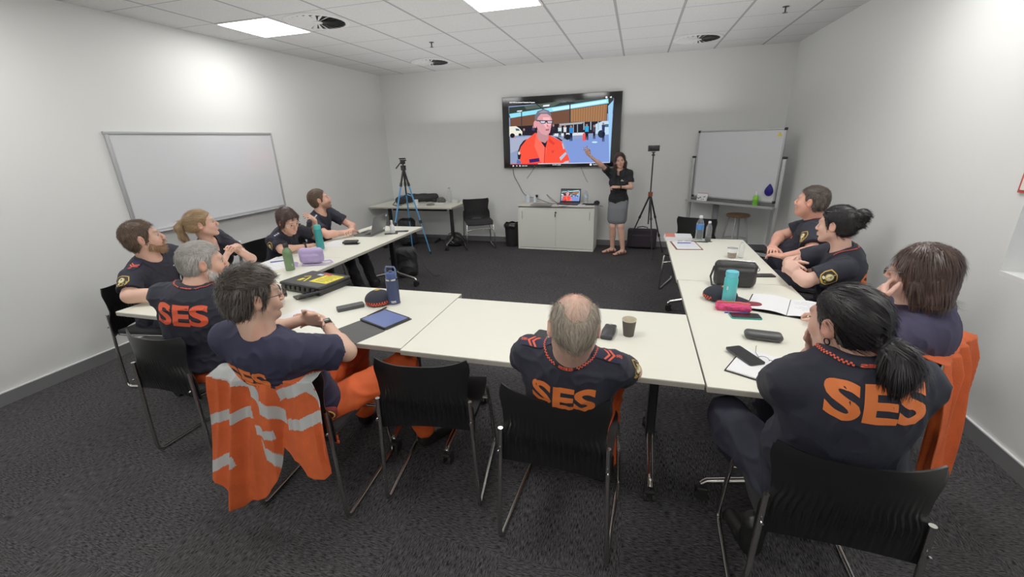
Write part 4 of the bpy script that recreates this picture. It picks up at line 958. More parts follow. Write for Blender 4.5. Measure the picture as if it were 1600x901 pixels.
SK.u(ellipsoid((4.105, 6.60, .80), (.150, .120, .12), MM), .04); SK.u(rbox((4.102, 6.585, .62), (.142, .112, .17), .09, MM), .05); SK.cut(lambda Q: .475-Q[:, 2])
vs, Fc = SK.mesh(); n = vnormals(vs, Fc); vs = vs+n*(.003*wob(vs*np.array([1, 1, .4]), 40, 2))[:, None]; mesh_np('skirt', vs, Fc, GREYCL, D['root'])
SAN = mat('brown_sandal_leather', srgb(70, 42, 38), .6)
for e, (A, t) in {1: ((4.05, 6.64), (-.85, -.35)), -1: ((4.21, 6.54), (-.75, -.55))}.items():
    t = nrmz(np.array([*t, 0])); sd = np.cross(t, [0, 0, 1]); o = MB(); A3 = np.array([*A, 0.])
    out = [tuple((A3+t*(.155*math.cos(a)*.78+.05)+sd*(.042*math.sin(a)*(1+.12*math.cos(a))))[:2]) for a in [2*PI*i/28 for i in range(28)]]
    o.prism(out, .0, .016)
    for k in (.10, .055, -.01):
        o.tube([tuple(A3+t*k+sd*.044*math.cos(a)+np.array([0, 0, .012+(.034+.010*(k < .08)+.02*(k < 0))*math.sin(a)])) for a in [PI*i/12 for i in range(13)]], .0065, 8, sy=1)
    o.build('sandal', SAN, D['root'])
H, fr, s = D['H'], D['fr'], D['hs']; r, f, u = fr; W = lambda x, y, z: H+(r*x+f*y+u*z)*s
F = Fld(.0040); skull(F, H, fr, s, .009, .004, .002, .001)
for e in (-1, 1): F.u(capsule(W(e*.070, .025, .05), W(e*.078, .018, -.05), .012, .016), .025); F.u(capsule(W(e*.080, .022, -.05), W(e*.080, .010, -.165), .022, .016), .03)
F.u(ellipsoid(W(0, -.045, -.075), np.array((.085, .055, .10))*s, np.array(fr)), .03); F.u(capsule(W(-.04, -.06, -.15), W(.04, -.06, -.15), .032, .032), .03)
F.sub(ellipsoid(W(0, .090, -.030), np.array((.062, .075, .108))*s, np.array(fr)), .010)
o, vs, Fc, n, col = hair_obj('hair', F, fr, H, s, 'midbrown', D['root'], jit=.3, seed=53); strands(o, vs, n, col, H, fr, s, hairmat('midbrown'), 1200, .05, comb_down, lift=.03)
decal('chest_logo', [PL([(-.012, .004), (.012, .004), (0, .022)], WHT), PL([(-.026, -.006), (.026, -.006), (.026, 0), (-.026, 0)], WHT)], D['hip']+D['u']*D['L']*.70+D['f']*.5-D['r']*.06, -D['r'], D['u'], -D['f'], D['bv'], D['root'])
decal('name_bar', [PL([(-.02, -.004), (.02, -.004), (.02, .004), (-.02, .004)], WHT)], D['hip']+D['u']*D['L']*.80+D['f']*.5+D['r']*.07, -D['r'], D['u'], -D['f'], D['bv'], D['root'])
watch(D, -1, 'black smartwatch on the wrist of the standing presenter', .86)
# ---------------------------------------------------------------- wall television and what it shows
TVX0, TVX1, TVZ0, TVZ1, TVY = 2.197, 4.078, 1.272, 2.357, 7.045
def emat(n, c, s=1.0): return mat(n, (0, 0, 0), .5, emis=srgb(*c), estr=s, spec=0)
_ec = {}
def ec(c, s=1.15):
    if c not in _ec: _ec[c] = emat('picture_%d_%d_%d' % c, c, s)
    return _ec[c]
def tri2(poly):
    from mathutils.geometry import tessellate_polygon
    return [list(t) for t in tessellate_polygon([[Vector((x, y, 0)) for x, y in poly]])]
class Pic:
    """flat picture made of coloured shapes, traced in a 1442 x 901 sketch of the set"""
    def __init__(s, w, h, P): s.mb = MB(); s.w = w; s.h = h; s.P = P; s.k = 0
    def uv(s, X, Y):
        u = v = .5
        for _ in range(6):
            l = 33+19*v; r = 1397-35*v; u = (X-l)/(r-l); t = 88-73*u; b = 875-7*u; v = (Y-t)/(b-t)
        return u, v
    def poly(s, c, pts, lay=None, st=1.15):
        s.k += 1; q = [s.uv(*p) for p in pts]; s.mb.use(ec(c, st)); s.mb.raw([s.P(u, v, s.k*.00012) for u, v in q], tri2(q)); return s
    def rect(s, c, x0, y0, x1, y1): return s.poly(c, [(x0, y0), (x1, y0), (x1, y1), (x0, y1)])
    def ell(s, c, cx, cy, rx, ry, n=22): return s.poly(c, circ(cx, cy, rx, n, ry))
    def text(s, c, x0, y0, h, txt, bold=.03):
        vs, fs, asp = text_polys(txt, bold); s.k += 1; s.mb.use(ec(c)); q = [s.uv(x0+(x+asp/2)*h, y0-y*h) for x, y in vs]; s.mb.raw([s.P(u, v, s.k*.00012) for u, v in q], fs); return s
def picture(p, full=True):
    R_ = p.rect
    p.poly((120, 138, 180), [(118, 180), (1300, 95), (1262, 818), (135, 826)])
    p.poly((40, 48, 44), [(122, 190), (1296, 90), (1290, 260), (122, 300)])                       # dark roof
    p.poly((70, 82, 74), [(300, 176), (760, 122), (640, 180), (330, 215)]); p.poly((58, 66, 62), [(860, 118), (1200, 96), (1170, 115), (880, 145)])
    p.poly((130, 212, 235), [(125, 262), (1240, 102), (1244, 150), (140, 305)]); p.poly((190, 236, 248), [(620, 205), (1225, 115), (1228, 140), (640, 230)])   # sky slot
    p.poly((96, 62, 48), [(134, 308), (1232, 158), (1226, 345), (134, 420)]); p.poly((150, 104, 68), [(835, 215), (1226, 160), (1215, 345), (835, 352)])
    for k in range(14): p.poly((116, 76, 52), [(860+27*k, 212-3.8*k), (866+27*k, 211-3.8*k), (866+26*k, 350), (860+26*k, 350)])
    p.poly((28, 26, 34), [(132, 400), (700, 372), (1240, 340), (1240, 470), (700, 500), (132, 500)])
    p.poly((122, 138, 176), [(130, 520), (1265, 480), (1262, 818), (132, 828)]); p.poly((108, 134, 200), [(760, 560), (1265, 490), (1262, 818), (830, 826)]); p.poly((150, 158, 184), [(130, 530), (420, 505), (330, 620), (135, 700)])
    for x in (265, 820): p.poly((38, 44, 50), [(x, 130 if x > 500 else 236), (x+13, 130 if x > 500 else 236), (x+10, 400), (x, 400)])
    p.poly((38, 44, 50), [(430, 150), (445, 146), (560, 230), (545, 235)]); p.poly((38, 44, 50), [(785, 128), (800, 125), (828, 165), (815, 168)])
    p.poly((225, 232, 236), [(525, 168), (600, 160), (590, 180), (520, 184)]); p.poly((225, 232, 236), [(220, 228), (282, 222), (270, 236), (215, 238)])
    # vehicles
    p.poly((222, 222, 205), [(124, 400), (205, 396), (245, 420), (278, 458), (276, 492), (124, 510)]); p.poly((60, 80, 110), [(196, 420), (236, 424), (250, 446), (205, 448)]); p.ell((20, 20, 24), 160, 500, 30, 26); p.ell((20, 20, 24), 250, 490, 18, 16); p.ell((190, 110, 90), 190, 520, 12, 10)
    p.poly((205, 214, 220), [(640, 480), (985, 470), (985, 498), (700, 510), (640, 505)]); p.poly((150, 160, 166), [(705, 372), (975, 352), (960, 372), (710, 392)]); 
    for x in (722, 860, 905): p.poly((140, 148, 158), [(x, 380), (x+8, 380), (x+8, 480), (x, 480)])
    p.ell((24, 24, 30), 800, 520, 34, 32)
    p.poly((176, 206, 226), [(1105, 380), (1180, 345), (1275, 340), (1268, 490), (1180, 500), (1100, 480)]); p.ell((30, 36, 50), 1170, 488, 40, 44); p.poly((60, 90, 120), [(1205, 380), (1262, 376), (1260, 410), (1200, 412)])
    p.poly((140, 190, 232), [(1240, 180), (1294, 120), (1270, 560), (1262, 818), (1255, 818)]) 
    for x in (975, 1050, 1130): p.poly((150, 170, 186), [(x, 350), (x+10, 350), (x+10, 440), (x, 440)])
    # people in the shed
    for x, y, h, c1, c2, w in ((712, 400, 120, (190, 216, 220), (40, 50, 60), 40), (770, 395, 150, (205, 210, 214), (26, 28, 36), 34), (838, 400, 165, (36, 120, 196), (22, 26, 50), 40), (1012, 385, 170, (40, 150, 206), (20, 22, 34), 42), (1092, 395, 150, (60, 54, 70), (24, 26, 40), 34), (1190, 370, 205, (40, 44, 84), (22, 24, 44), 34), (410, 400, 100, (60, 50, 80), (30, 26, 40), 34), (640, 385, 110, (40, 36, 44), (30, 28, 34), 34), (300, 430, 80, (40, 36, 44), (30, 28, 34), 22)):
        p.poly(c1, [(x-w/2, y+15), (x+w/2, y+15), (x+w/2-3, y+h*.5), (x-w/2+3, y+h*.5)]); p.poly(c2, [(x-w/2+4, y+h*.45), (x+w/2-4, y+h*.45), (x+w/2-6, y+h), (x+3, y+h), (x, y+h*.7), (x-4, y+h), (x-w/2+5, y+h)]); p.ell((150, 110, 100), x, y+4, 11, 14)
    p.poly((222, 70, 70), [(968, 480), (995, 478), (1002, 560), (965, 565)]); p.ell((170, 230, 240), 1097, 580, 30, 9)
    # the speaker in orange
    p.poly((70, 96, 150), [(215, 770), (260, 790), (262, 822), (205, 826)])
    p.poly((238, 66, 48), [(430, 470), (330, 545), (262, 600), (232, 760), (262, 800), (265, 824), (826, 822), (815, 760), (745, 590), (720, 560), (600, 500)])
    p.poly((26, 24, 32), [(335, 535), (290, 560), (250, 610), (218, 700), (224, 770), (250, 770), (262, 720), (238, 690), (262, 625), (300, 580)]); p.ell((205, 200, 170), 238, 700, 13, 18)
    p.poly((26, 24, 32), [(650, 512), (700, 525), (745, 560), (730, 566), (690, 540)])
    p.poly((252, 92, 74), [(440, 480), (480, 560), (560, 640), (540, 820), (500, 820), (420, 620)]); p.poly((205, 48, 38), [(538, 640), (552, 640), (540, 822), (526, 822)]); p.poly((212, 50, 42), [(590, 530), (660, 590), (640, 610), (585, 570)])
    p.poly((160, 178, 200), [(708, 752), (775, 690), (790, 712), (722, 790)]); p.poly((160, 178, 200), [(770, 800), (810, 790), (818, 822), (740, 822)]); p.poly((160, 178, 200), [(735, 590), (748, 592), (766, 650), (752, 660)])
    p.poly((44, 26, 84), [(356, 772), (474, 756), (478, 798), (362, 812)]); p.poly((210, 50, 50), [(615, 672), (650, 668), (640, 700), (622, 698)])
    p.poly((22, 22, 34), [(500, 575), (570, 560), (548, 645)]); p.poly((176, 124, 130), [(455, 430), (590, 450), (582, 540), (545, 586), (480, 560), (452, 500)])
    p.poly((206, 142, 148), [(440, 280), (500, 240), (590, 250), (625, 320), (615, 400), (600, 470), (560, 500), (500, 480), (455, 420), (440, 350)])
    p.ell((214, 140, 148), 432, 376, 20, 40); p.poly((236, 170, 176), [(520, 300), (600, 300), (612, 380), (560, 420), (530, 380)])
    p.poly((96, 96, 108), [(428, 330), (428, 280), (460, 232), (530, 208), (590, 228), (618, 270), (610, 290), (570, 262), (500, 262), (462, 300), (450, 340)]); p.poly((130, 132, 146), [(470, 245), (530, 222), (585, 240), (560, 248), (500, 250)])
    p.poly((52, 46, 60), [(446, 330), (634, 334), (636, 352), (630, 366), (568, 368), (560, 352), (545, 370), (500, 370), (480, 344), (446, 342)]); p.poly((190, 200, 216), [(492, 342), (545, 342), (540, 362), (500, 362)]); p.poly((200, 190, 204), [(574, 342), (626, 344), (622, 360), (578, 360)])
    p.poly((150, 78, 92), [(548, 432), (592, 428), (590, 444), (556, 448)]); p.poly((172, 106, 116), [(568, 372), (590, 400), (562, 404)])
    p.poly((226, 40, 52), [(132, 822), (462, 820), (462, 828), (132, 830)]); p.poly((206, 200, 214), [(462, 820), (1258, 812), (1258, 818), (462, 828)])
    if full:
        p.text((232, 236, 240), 132, 140, 17, 'QLD SES Recruitment Retention Program', .03)
        p.poly((230, 230, 235), [(162, 836), (180, 846), (162, 856)]); p.poly((230, 230, 235), [(205, 838), (220, 846), (205, 854)]); p.ell((230, 230, 235), 248, 846, 8, 8); p.text((220, 220, 225), 272, 846, 11, '0:05 / 3:24'); p.text((220, 220, 225), 628, 836, 11, 'Scroll for details')
        p.ell((230, 230, 235), 1055, 838, 12, 13); p.text((220, 220, 225), 1078, 838, 11, 'YouTube'); p.ell((235, 235, 240), 1222, 88, 11, 11); p.poly((235, 235, 240), [(1256, 88), (1276, 74), (1276, 96)])
tv = empty('television', ((TVX0+TVX1)/2, TVY, (TVZ0+TVZ1)/2), 0, 'large wall mounted television showing a grey haired man in an orange shirt', 'television')
tw, th = TVX1-TVX0, TVZ1-TVZ0
MB().box((0, .035, 0), (tw, .05, th), bev=.006).build('casing', mat('tv_silver_edge', srgb(150, 150, 150), .3, .7), tv)
MB().box((0, .009, 0), (tw-.016, .006, th-.016)).build('bezel', mat('tv_black_glass', (.008, .008, .009), .08, spec=.6), tv)
pc_ = Pic(tw, th, lambda u, v, k: ((u-.5)*tw, .0055-k, (.5-v)*th)); picture(pc_); pc_.mb.build('screen_picture', None, tv, sharp=0)
MB().box((0, .063, 0), (.5, .04, .35)).build('wall_bracket', BLK, tv)

# ---------------------------------------------------------------- things on the walls
ALU = mat('brushed_aluminium', srgb(176, 178, 180), .4, .35); WBD = mat('whiteboard_surface', srgb(214, 216, 220), .18, coat=.4); PLW = mat('white_plastic', srgb(225, 228, 232), .35)
o = empty('whiteboard', (0, 3.60, 1.445), 0, 'long whiteboard with silver frame mounted on the left wall', 'whiteboard')
y0, y1, z0, z1 = -.875, .885, -.43, .43
MB().box((.012, 0, 0), (.014, y1-y0-.01, z1-z0-.01)).build('board', WBD, o)
b = MB()
for z in (z0, z1): b.box((.014, 0, z), (.026, y1-y0+.03, .026), bev=.004)
for y in (y0, y1): b.box((.014, y, 0), (.0255, .026, z1-z0-.02), bev=.004)
b.build('frame', ALU, o); MB().box((.045, .02, z0-.012), (.07, 1.5, .010), bev=.003).build('pen_tray', ALU, o)
def tubeobj(name, pts, r, m, lb, cat, n=8):
    # smooth the path
    P = [Vector(p) for p in pts]
    for _ in range(2): P = [P[0]]+[q for a, b_ in zip(P[:-1], P[1:]) for q in (a*.75+b_*.25, a*.25+b_*.75)]+[P[-1]]
    return tag(MB().tube(P, r, n).build(name, m), lb, cat)
CAB = mat('cable_grey', srgb(70, 70, 72), .5)
tubeobj('cable', [(2.335, 7.115, 1.28), (2.345, 7.115, 1.14), (2.44, 7.112, .99), (2.50, 7.11, .86), (2.60, 7.08, .80), (2.78, 6.98, .79), (2.98, 6.85, .735), (3.10, 6.78, .732), (3.20, 6.76, .735)], .005, CAB, 'grey cable hanging from the television down to the laptop on the cabinet', 'cable')
tubeobj('cable', [(2.715, 7.127, 1.28), (2.65, 7.127, 1.20), (2.575, 7.127, 1.10)], .0035, CAB, 'short dark cable hanging diagonally under the left half of the television', 'cable')
tubeobj('cable', [(3.469, 7.127, 1.28), (3.52, 7.127, 1.15), (3.588, 7.127, 1.03)], .0035, CAB, 'short dark cable hanging diagonally under the right half of the television', 'cable')
tubeobj('cable', [(3.72, 6.70, .735), (3.80, 6.66, .73), (3.88, 6.66, .715)], .004, CAB, 'short grey cable end sticking out over the right edge of the cabinet', 'cable')
tubeobj('cable', [(3.16, 6.80, .735), (3.02, 6.92, .80), (2.93, 7.0, .86), (2.95, 6.98, .83), (3.05, 6.88, .76), (3.17, 6.78, .735)], .004, CAB, 'looped grey cable standing up behind the cabinet laptop', 'cable')
for x, z, lb in ((2.60, .80, 'white wall power outlet left of the plug, behind the soap bottle'), (2.735, .80, 'white wall power outlet with a black plug above the cabinet')):
    o = empty('power_outlet', (x, 7.128, z), 0, lb, 'outlet'); MB().box((0, -.006, 0), (.075, .012, .115), bev=.004).build('faceplate', PLW, o)
    if x > 2.7: MB().box((.01, -.03, .01), (.04, .045, .045), bev=.008).build('plug', RUB, o)

# ---------------------------------------------------------------- cabinet and what stands on it
CW = mat('cabinet_white', srgb(226, 226, 218), .4); CE = mat('cabinet_side', srgb(198, 198, 190), .45)
o = empty('cabinet', (3.143, 6.865, 0), R(-2.2), 'low white cabinet with two sliding doors under the television', 'cabinet')
w_, d_, h_ = 1.235, .42, .70
b = MB(); b.box((0, 0, .012), (w_, d_, .024), bev=.002); b.box((-w_/2+.009, .0, h_/2), (.018, d_, h_-.01)); b.box((w_/2-.009, 0, h_/2), (.018, d_, h_-.01)); b.box((0, d_/2-.006, h_/2), (w_-.03, .012, h_-.02)); b.build('carcass', CW, o)
MB().box((0, -.002, h_+.0125), (w_+.008, d_+.012, .025), bev=.002).build('worktop', CW, o)
for s in (-1, 1):
    dr = MB().box((s*.297, -d_/2+(.012 if s < 0 else .024), h_/2+.008), (.605, .010, h_-.05), bev=.002).build('door', CW, o)
    b = MB(); b.box((s*.545, -d_/2+(.004 if s < 0 else .016), .56), (.012, .007, .13), bev=.003); b.build('handle', ALU, dr)
lk = MB().use(RUB); lk.cyl((.01, -d_/2+.01, .61), (.01, -d_/2-.006, .61), .014); lk.box((.002, -d_/2-.004, .565), (.014, .012, .05), bev=.003); lk.build('lock', None, o)
LG = mat('laptop_dark', srgb(42, 44, 46), .4, .3); KEY = mat('laptop_keys', (.02, .02, .02), .5)
def laptop(loc, rz, lb, screen, w=.33, d=.23, tilt=105, body=LG):
    o = empty('laptop', loc, R(rz), lb, 'laptop')   # open side faces local -y
    b = MB(); b.prism(rpoly(w, d, .012), .002, .016); b.build('base', body, o); b = MB()
    for j in range(5):
        for i in range(13): b.box((-.132+i*.022, .02+.085-j*.019-.012, .0165), (.019, .016, .002))
    b.box((0, -.065, .0163), (.10, .06, .0008)); b.build('keyboard', KEY, o)
    M = Matrix.Translation((0, d/2-.006, .014)) @ Matrix.Rotation(R(90-(tilt-90)), 4, 'X')
    b = MB(); b.box((0, .11, .004), (w, .215, .007), bev=.003, M=M); lid = b.build('lid', body, o)
    if screen: p_ = Pic(w, .2, lambda u, v, k: tuple(M @ Vector(((u-.5)*.345, .21-v*.20, .0085+k*.5)))); picture(p_, False); p_.mb.build('screen_picture', None, lid, sharp=0)
    return o, M
laptop((3.33, 6.80, .725), -4, 'open laptop on the cabinet showing the same picture as the television', True)
def bottle(loc, prof, m, lb, parts, name='bottle', cat='bottle', rz=0):
    o = empty(name, loc, rz, lb, cat); MB().lathe(prof, n=28).build('bottle_body', m, o)
    for nm, pr, mm in parts: MB().lathe(pr, n=28).build(nm, mm, o)
    return o
PET = mat('clear_plastic', (.86, .9, .93), .08, trans=.85, ior=1.15, alpha=.75); BLU = mat('label_blue', srgb(60, 120, 190), .5); LBLU = mat('label_pale', srgb(205, 222, 236), .5); CAPW = PLW
def water(loc, lb, s=1.0, label=BLU, cap=CAPW, m=PET, lab=True, lz=(.10, .145)):
    pr = [(.028, 0), (.032, .006), (.032, .05), (.030, .07), (.032, .09), (.032, .15), (.026, .175), (.014, .195), (.013, .205)]
    ps = [('bottle_cap', [(.015*s, .203*s), (.015*s, .222*s), (.013*s, .224*s)], cap)]
    if lab: ps.append(('bottle_label', [(.0325*s, lz[0]*s), (.0325*s, lz[1]*s)], label))
    return bottle(loc, [(r*s, z*s) for r, z in pr], m, lb, ps, 'water_bottle')
water((3.60, 6.83, .725), 'clear plastic water bottle standing right of the cabinet laptop', 1.0, LBLU)
water((1.255, 6.86, HT), 'clear water bottle with pinkish cap on the back side table', 1.12, LBLU, mat('cap_pink', srgb(205, 160, 150), .4), lab=False)
water((4.965, 4.42, HT), 'tall clear water bottle with blue label at the far end of the right tables', 1.08, BLU)
water((5.045, 4.40, HT), 'small clear bottle with dark drink left at its bottom beside the tall water bottle', .86, BLU, lab=False)
MB().lathe([(.0265, .002), (.0268, .045)], (5.045, 4.40, HT), 24).build('cola', mat('cola', srgb(30, 20, 18), .2)); bpy.data.objects['cola']['label'] = 'dark drink in the bottom of the small clear bottle'; bpy.data.objects['cola']['category'] = 'drink'
water((.98, 2.88, HT), 'clear water bottle with white cap in front of the ponytailed blonde woman', .95, LBLU)
o = water((5.215, 3.80, HT), 'small clear rounded bottle behind the glass of coffee on the right tables', .62, LBLU, lab=False)
for lc, lb in (((2.622, 6.985, .725), 'white soap pump bottle at the left end of the cabinet'), ((2.735, 7.0, .725), 'short white bottle beside the soap pump bottle on the cabinet')):
    k = 1 if 'pump' in lb.split('beside')[0] else .72
    bottle(lc, [(.03*k, 0), (.034*k, .006), (.034*k, .10*k), (.016*k, .122*k)], PLW, lb, [('pump', [(.012, .12*k), (.012, .14*k), (.005, .142*k), (.005, .165*k), (.02, .167*k), (.02, .175*k)], PLW), ('bottle_label', [(.0345*k, .03*k), (.0345*k, .08*k)], LBLU)], 'soap_bottle')
PAP = mat('white_paper', srgb(235, 236, 238), .7); PAPL = mat('paper_lines', srgb(160, 170, 205), .7)
def sheet(name, loc, rz, w, h, lb, lines=0, m=PAP, t=.0012, cat='paper', seed=1):
    o = empty(name, loc, R(rz), lb, cat); MB().box((0, 0, t/2), (w, h, t)).build('page', m, o)
    if lines:
        b = MB(); rs = random.Random(seed)
        for i in range(lines): L_ = w*.7*rs.uniform(.4, 1); b.box((-w*.38+L_/2, h*.4-i*h*.8/lines, t+.0003), (L_, .0016, .0003))
        b.build('writing', PAPL, o)
    return o
sheet('paper', (3.24, 6.74, .726), 35, .21, .297, 'white paper sheet hanging over the front edge of the cabinet')
sheet('document_folder', (2.92, 6.72, .7258), -6, .34, .23, 'thin grey folder lying on the left half of the cabinet', m=mat('folder_grey', srgb(150, 152, 152), .6), t=.008, cat='folder')
o = empty('black_pouch', (3.68, 6.74, .726), R(-5), 'black soft pouch lying on the right end of the cabinet', 'pouch')
b = Fld(.005); b.u(rbox((0, 0, .008), (.13, .05, .008), .006)); b.u(ellipsoid((.09, .05, .03), (.045, .04, .032)), .02); vs, Fc = b.mesh(); mesh_np('pouch_body', vs, Fc, BLKCL, o)
slab('phone', .11, .055, .009, .008, PLW, (3.55, 6.70, .7258), R(-8)); tag(bpy.data.objects['phone'], 'small white card device lying beside the black pouch on the cabinet', 'device')
# bin
o = empty('waste_bin', (2.36, 6.86, 0), 0, 'black waste bin with a liner bag between the chair and the cabinet', 'bin')
b = MB(); b.lathe([(.10, 0), (.105, .004), (.125, .36), (.132, .365), (.128, .372), (.118, .36), (.098, .01)], n=32); b.build('bin_body', mat('bin_plastic', (.012, .012, .013), .4), o)
F = MB(); F.grid(lambda u, v: ((.129+.010*math.sin(v*PI)+.003*math.sin(u*61))*math.cos(2*PI*u)*(1 if v < .6 else 1.12-.2*v), (.129+.010*math.sin(v*PI)+.003*math.sin(u*61))*math.sin(2*PI*u)*(1 if v < .6 else 1.12-.2*v), .31+.085*v+.006*math.sin(u*40+3)), 72, 6, closedu=True); F.build('liner', mat('bin_liner', (.012, .012, .012), .2), o)

# ---------------------------------------------------------------- tripods
def legs3(o, c, zt, feet, secs, m_up, m_lo, r=(.016, .012, .009)):
    for fx_, fy_ in feet:
        T = Vector((c[0]*0, 0, zt)); B = Vector((fx_, fy_, .012)); T = T+(B-T).normalized()*.03; d = B-T
        lg = MB().tube([T, T+d*secs[0]], r[0], 10).build('leg', m_up, o)
        MB().tube([T+d*secs[0], T+d*secs[1]], r[1], 10).build('middle_section', m_lo, lg); MB().tube([T+d*secs[1], B], r[2], 10).build('lower_section', m_lo, lg)
        for q in secs: MB().tube([T+d*(q-.018), T+d*(q+.022)], r[0]*1.35, 8).build('leg_lock', BLK, lg)
        MB().tube([T+d*.97, B], r[2]*1.5, 8).build('rubber_foot', RUB, lg)
BLUE = mat('blue_anodised', srgb(84, 162, 224), .3, .2)
def rel(p, o): return (p[0]-o[0], p[1]-o[1])
tc = (.90, 6.02)
o = empty('tripod', (*tc, 0), 0, 'tall blue and black tripod standing beside the far end of the left tables', 'tripod')
legs3(o, tc, 1.36, [rel((1.205, 6.06), tc), rel((.72, 6.35), tc), rel((.72, 5.62), tc)], (.16, .60), BLK, BLUE)
b = MB(); b.tube([(0, 0, .95), (0, 0, 1.42)], .013, 10); b.build('centre_column', BLK, o)
MB().tube([(0, 0, 1.33), (0, 0, 1.40)], .04, 12).build('shoulder', BLK, o)
b = MB()
for fx_, fy_ in (rel((1.205, 6.06), tc), rel((.72, 6.35), tc), rel((.72, 5.62), tc)): b.tube([(0, 0, .97), (fx_*.34, fy_*.34, .93)], .006, 6)
b.build('spreader', BLUE, o)
b = MB(); b.box((0, 0, 1.45), (.06, .06, .06), bev=.01); b.box((.0, 0, 1.50), (.09, .06, .02), bev=.006); b.box((.02, -.02, 1.475), (.10, .03, .02), bev=.006); b.tube([(-.02, -.02, 1.45), (-.07, -.10, 1.36)], .010, 8); b.build('pan_head', BLK, o)
tc = (4.55, 6.43)
o = empty('tripod', (*tc, 0), 0, 'slim black tripod holding a phone camera right of the presenter', 'tripod')
legs3(o, tc, .93, [rel((4.635, 6.24), tc), rel((4.22, 6.62), tc), rel((4.80, 6.72), tc)], (.35, .68), BLK, BLK, (.013, .010, .008))
MB().tube([(0, 0, .50), (0, 0, 1.46)], .010, 10).build('centre_column', BLK, o); MB().tube([(0, 0, .90), (0, 0, .96)], .032, 10).build('shoulder', mat('tripod_copper', srgb(150, 80, 50), .4, .5), o)
b = MB(); b.tube([(0, 0, 1.45), (0, 0, 1.47)], .022, 12); b.tube([(0, 0, 1.47), (0, 0, 1.50)], .013, 12); b.box((0, 0, 1.50), (.05, .04, .012), bev=.003); b.build('ball_head', BLK, o)
o = empty('phone_camera', (4.55, 6.43, 1.515), R(8), 'black phone in a holder mounted on top of the slim black tripod', 'camera')
MB().box((0, 0, .035), (.155, .014, .078), bev=.005).build('phone_body', mat('phone_black', (.012, .012, .014), .25), o); MB().box((-.06, -.010, .02), (.03, .03, .05), bev=.004).build('clamp', BLK, o)
# laptop bag on the floor
o = empty('laptop_bag', (4.49, 6.99, 0), R(-3), 'dark plum laptop bag standing on the floor against the wall behind the slim tripod', 'bag')
BG = mat('plum_nylon', srgb(44, 34, 44), .8, bump=.3, bscale=300)
b = Fld(.006); b.u(rbox((0, 0, .165), (.225, .055, .155), .03)); b.u(rbox((0, -.055, .13), (.19, .022, .10), .02), .01); vs, Fc = b.mesh(); mesh_np('bag_body', vs, Fc, BG, o)
MB().tube([(-.08, -.02, .31), (-.075, -.02, .345), (0, -.02, .36), (.075, -.02, .345), (.08, -.02, .31)], .008, 8).build('handle', BG, o)

# ---------------------------------------------------------------- mobile whiteboard, stool
A_ = Vector((5.185, 6.98, 0)); B_ = Vector((6.09, 6.30, 0)); ang = math.atan2(B_.y-A_.y, B_.x-A_.x); wl = (B_-A_).length
o = empty('mobile_whiteboard', tuple((A_+B_)/2), ang, 'mobile whiteboard on a silver wheeled stand in the right corner', 'whiteboard')
zb, zt = .845, 1.745
MB().box((0, 0, (zb+zt)/2), (wl-.02, .014, zt-zb-.02)).build('board', WBD, o)
b = MB()
for s in (-1, 1): b.box((s*wl/2, 0, (zb+zt)/2), (.022, .024, zt-zb-.02), bev=.004)
for z in (zb, zt): b.box((0, 0, z), (wl, .024, .022), bev=.004)
b.build('frame', ALU, o); b = MB()
for s in (-1, 1):
    for z in (zb, zt): b.box((s*wl/2, 0, z), (.034, .032, .034), bev=.006)
b.build('corner_cap', BLK, o)
SIL = mat('silver_paint', srgb(178, 180, 180), .4, .3)
for s in (-1, 1):
    p_ = MB().box((s*(wl/2+.045), .0, .74), (.04, .035, 1.30), bev=.004).build('post', SIL, o); MB().box((s*(wl/2+.045), 0, 1.40), (.046, .042, .03), bev=.005).build('post_cap', BLK, p_)
    MB().box((s*(wl/2+.045), 0, .085), (.04, .52, .035), bev=.004).build('base_bar', SIL, o)
    for q in (-1, 1): MB().tube([(s*(wl/2+.035), q*.24, .031), (s*(wl/2+.055), q*.24, .031)], .03, 16).build('caster', RUB, o)
MB().box((0, -.065, .775), (wl+.09, .12, .012), bev=.003).box((0, -.125, .785), (wl+.09, .006, .03)).build('pen_tray', SIL, o); MB().box((0, 0, .80), (wl+.05, .03, .03), bev=.004).build('cross_bar', mat('bar_dark', srgb(90, 90, 92), .5), o)
MB().box((0, 0, .13), (wl+.05, .03, .04), bev=.004).build('lower_bar', SIL, o)
wy = MB(); wy.use(mat('sticker_yellow', srgb(225, 205, 60), .5)).raw([(wl/2-.09, -.0085, 1.66), (wl/2-.03, -.0085, 1.66), (wl/2-.06, -.0085, 1.715)], [[0, 1, 2]]); wy.build('sticker', None, o)
ca, sa = math.cos(ang), math.sin(ang); loc_ = lambda x, y, z: (((A_+B_)/2).x+x*ca-y*sa, ((A_+B_)/2).y+x*sa+y*ca, z)
bottle(loc_(wl/2-.20, -.07, .782), [(.03, 0), (.034, .006), (.034, .12), (.026, .14), (.012, .15)], mat('lime_green', srgb(130, 205, 50), .4), 'lime green spray cleaner bottle on the mobile whiteboard tray', [('spray_cap', [(.014, .148), (.013, .17), (.006, .195), (.004, .198)], PLW), ('bottle_label', [(.0345, .02), (.0345, .09)], mat('lime_label', srgb(100, 180, 45), .5))], 'cleaner_bottle')
o = empty('board_eraser', loc_(wl/2-.075, -.016, .985), ang, 'dark blue teardrop shaped eraser stuck to the mobile whiteboard', 'eraser')
b = MB(); tp = [(.055*math.sin(a)*(1 if math.cos(a) < 0 else (1-.55*math.cos(a)**1.5)), .075*math.cos(a)*(1.25 if math.cos(a) > 0 else .9)) for a in [2*PI*i/32 for i in range(32)]]
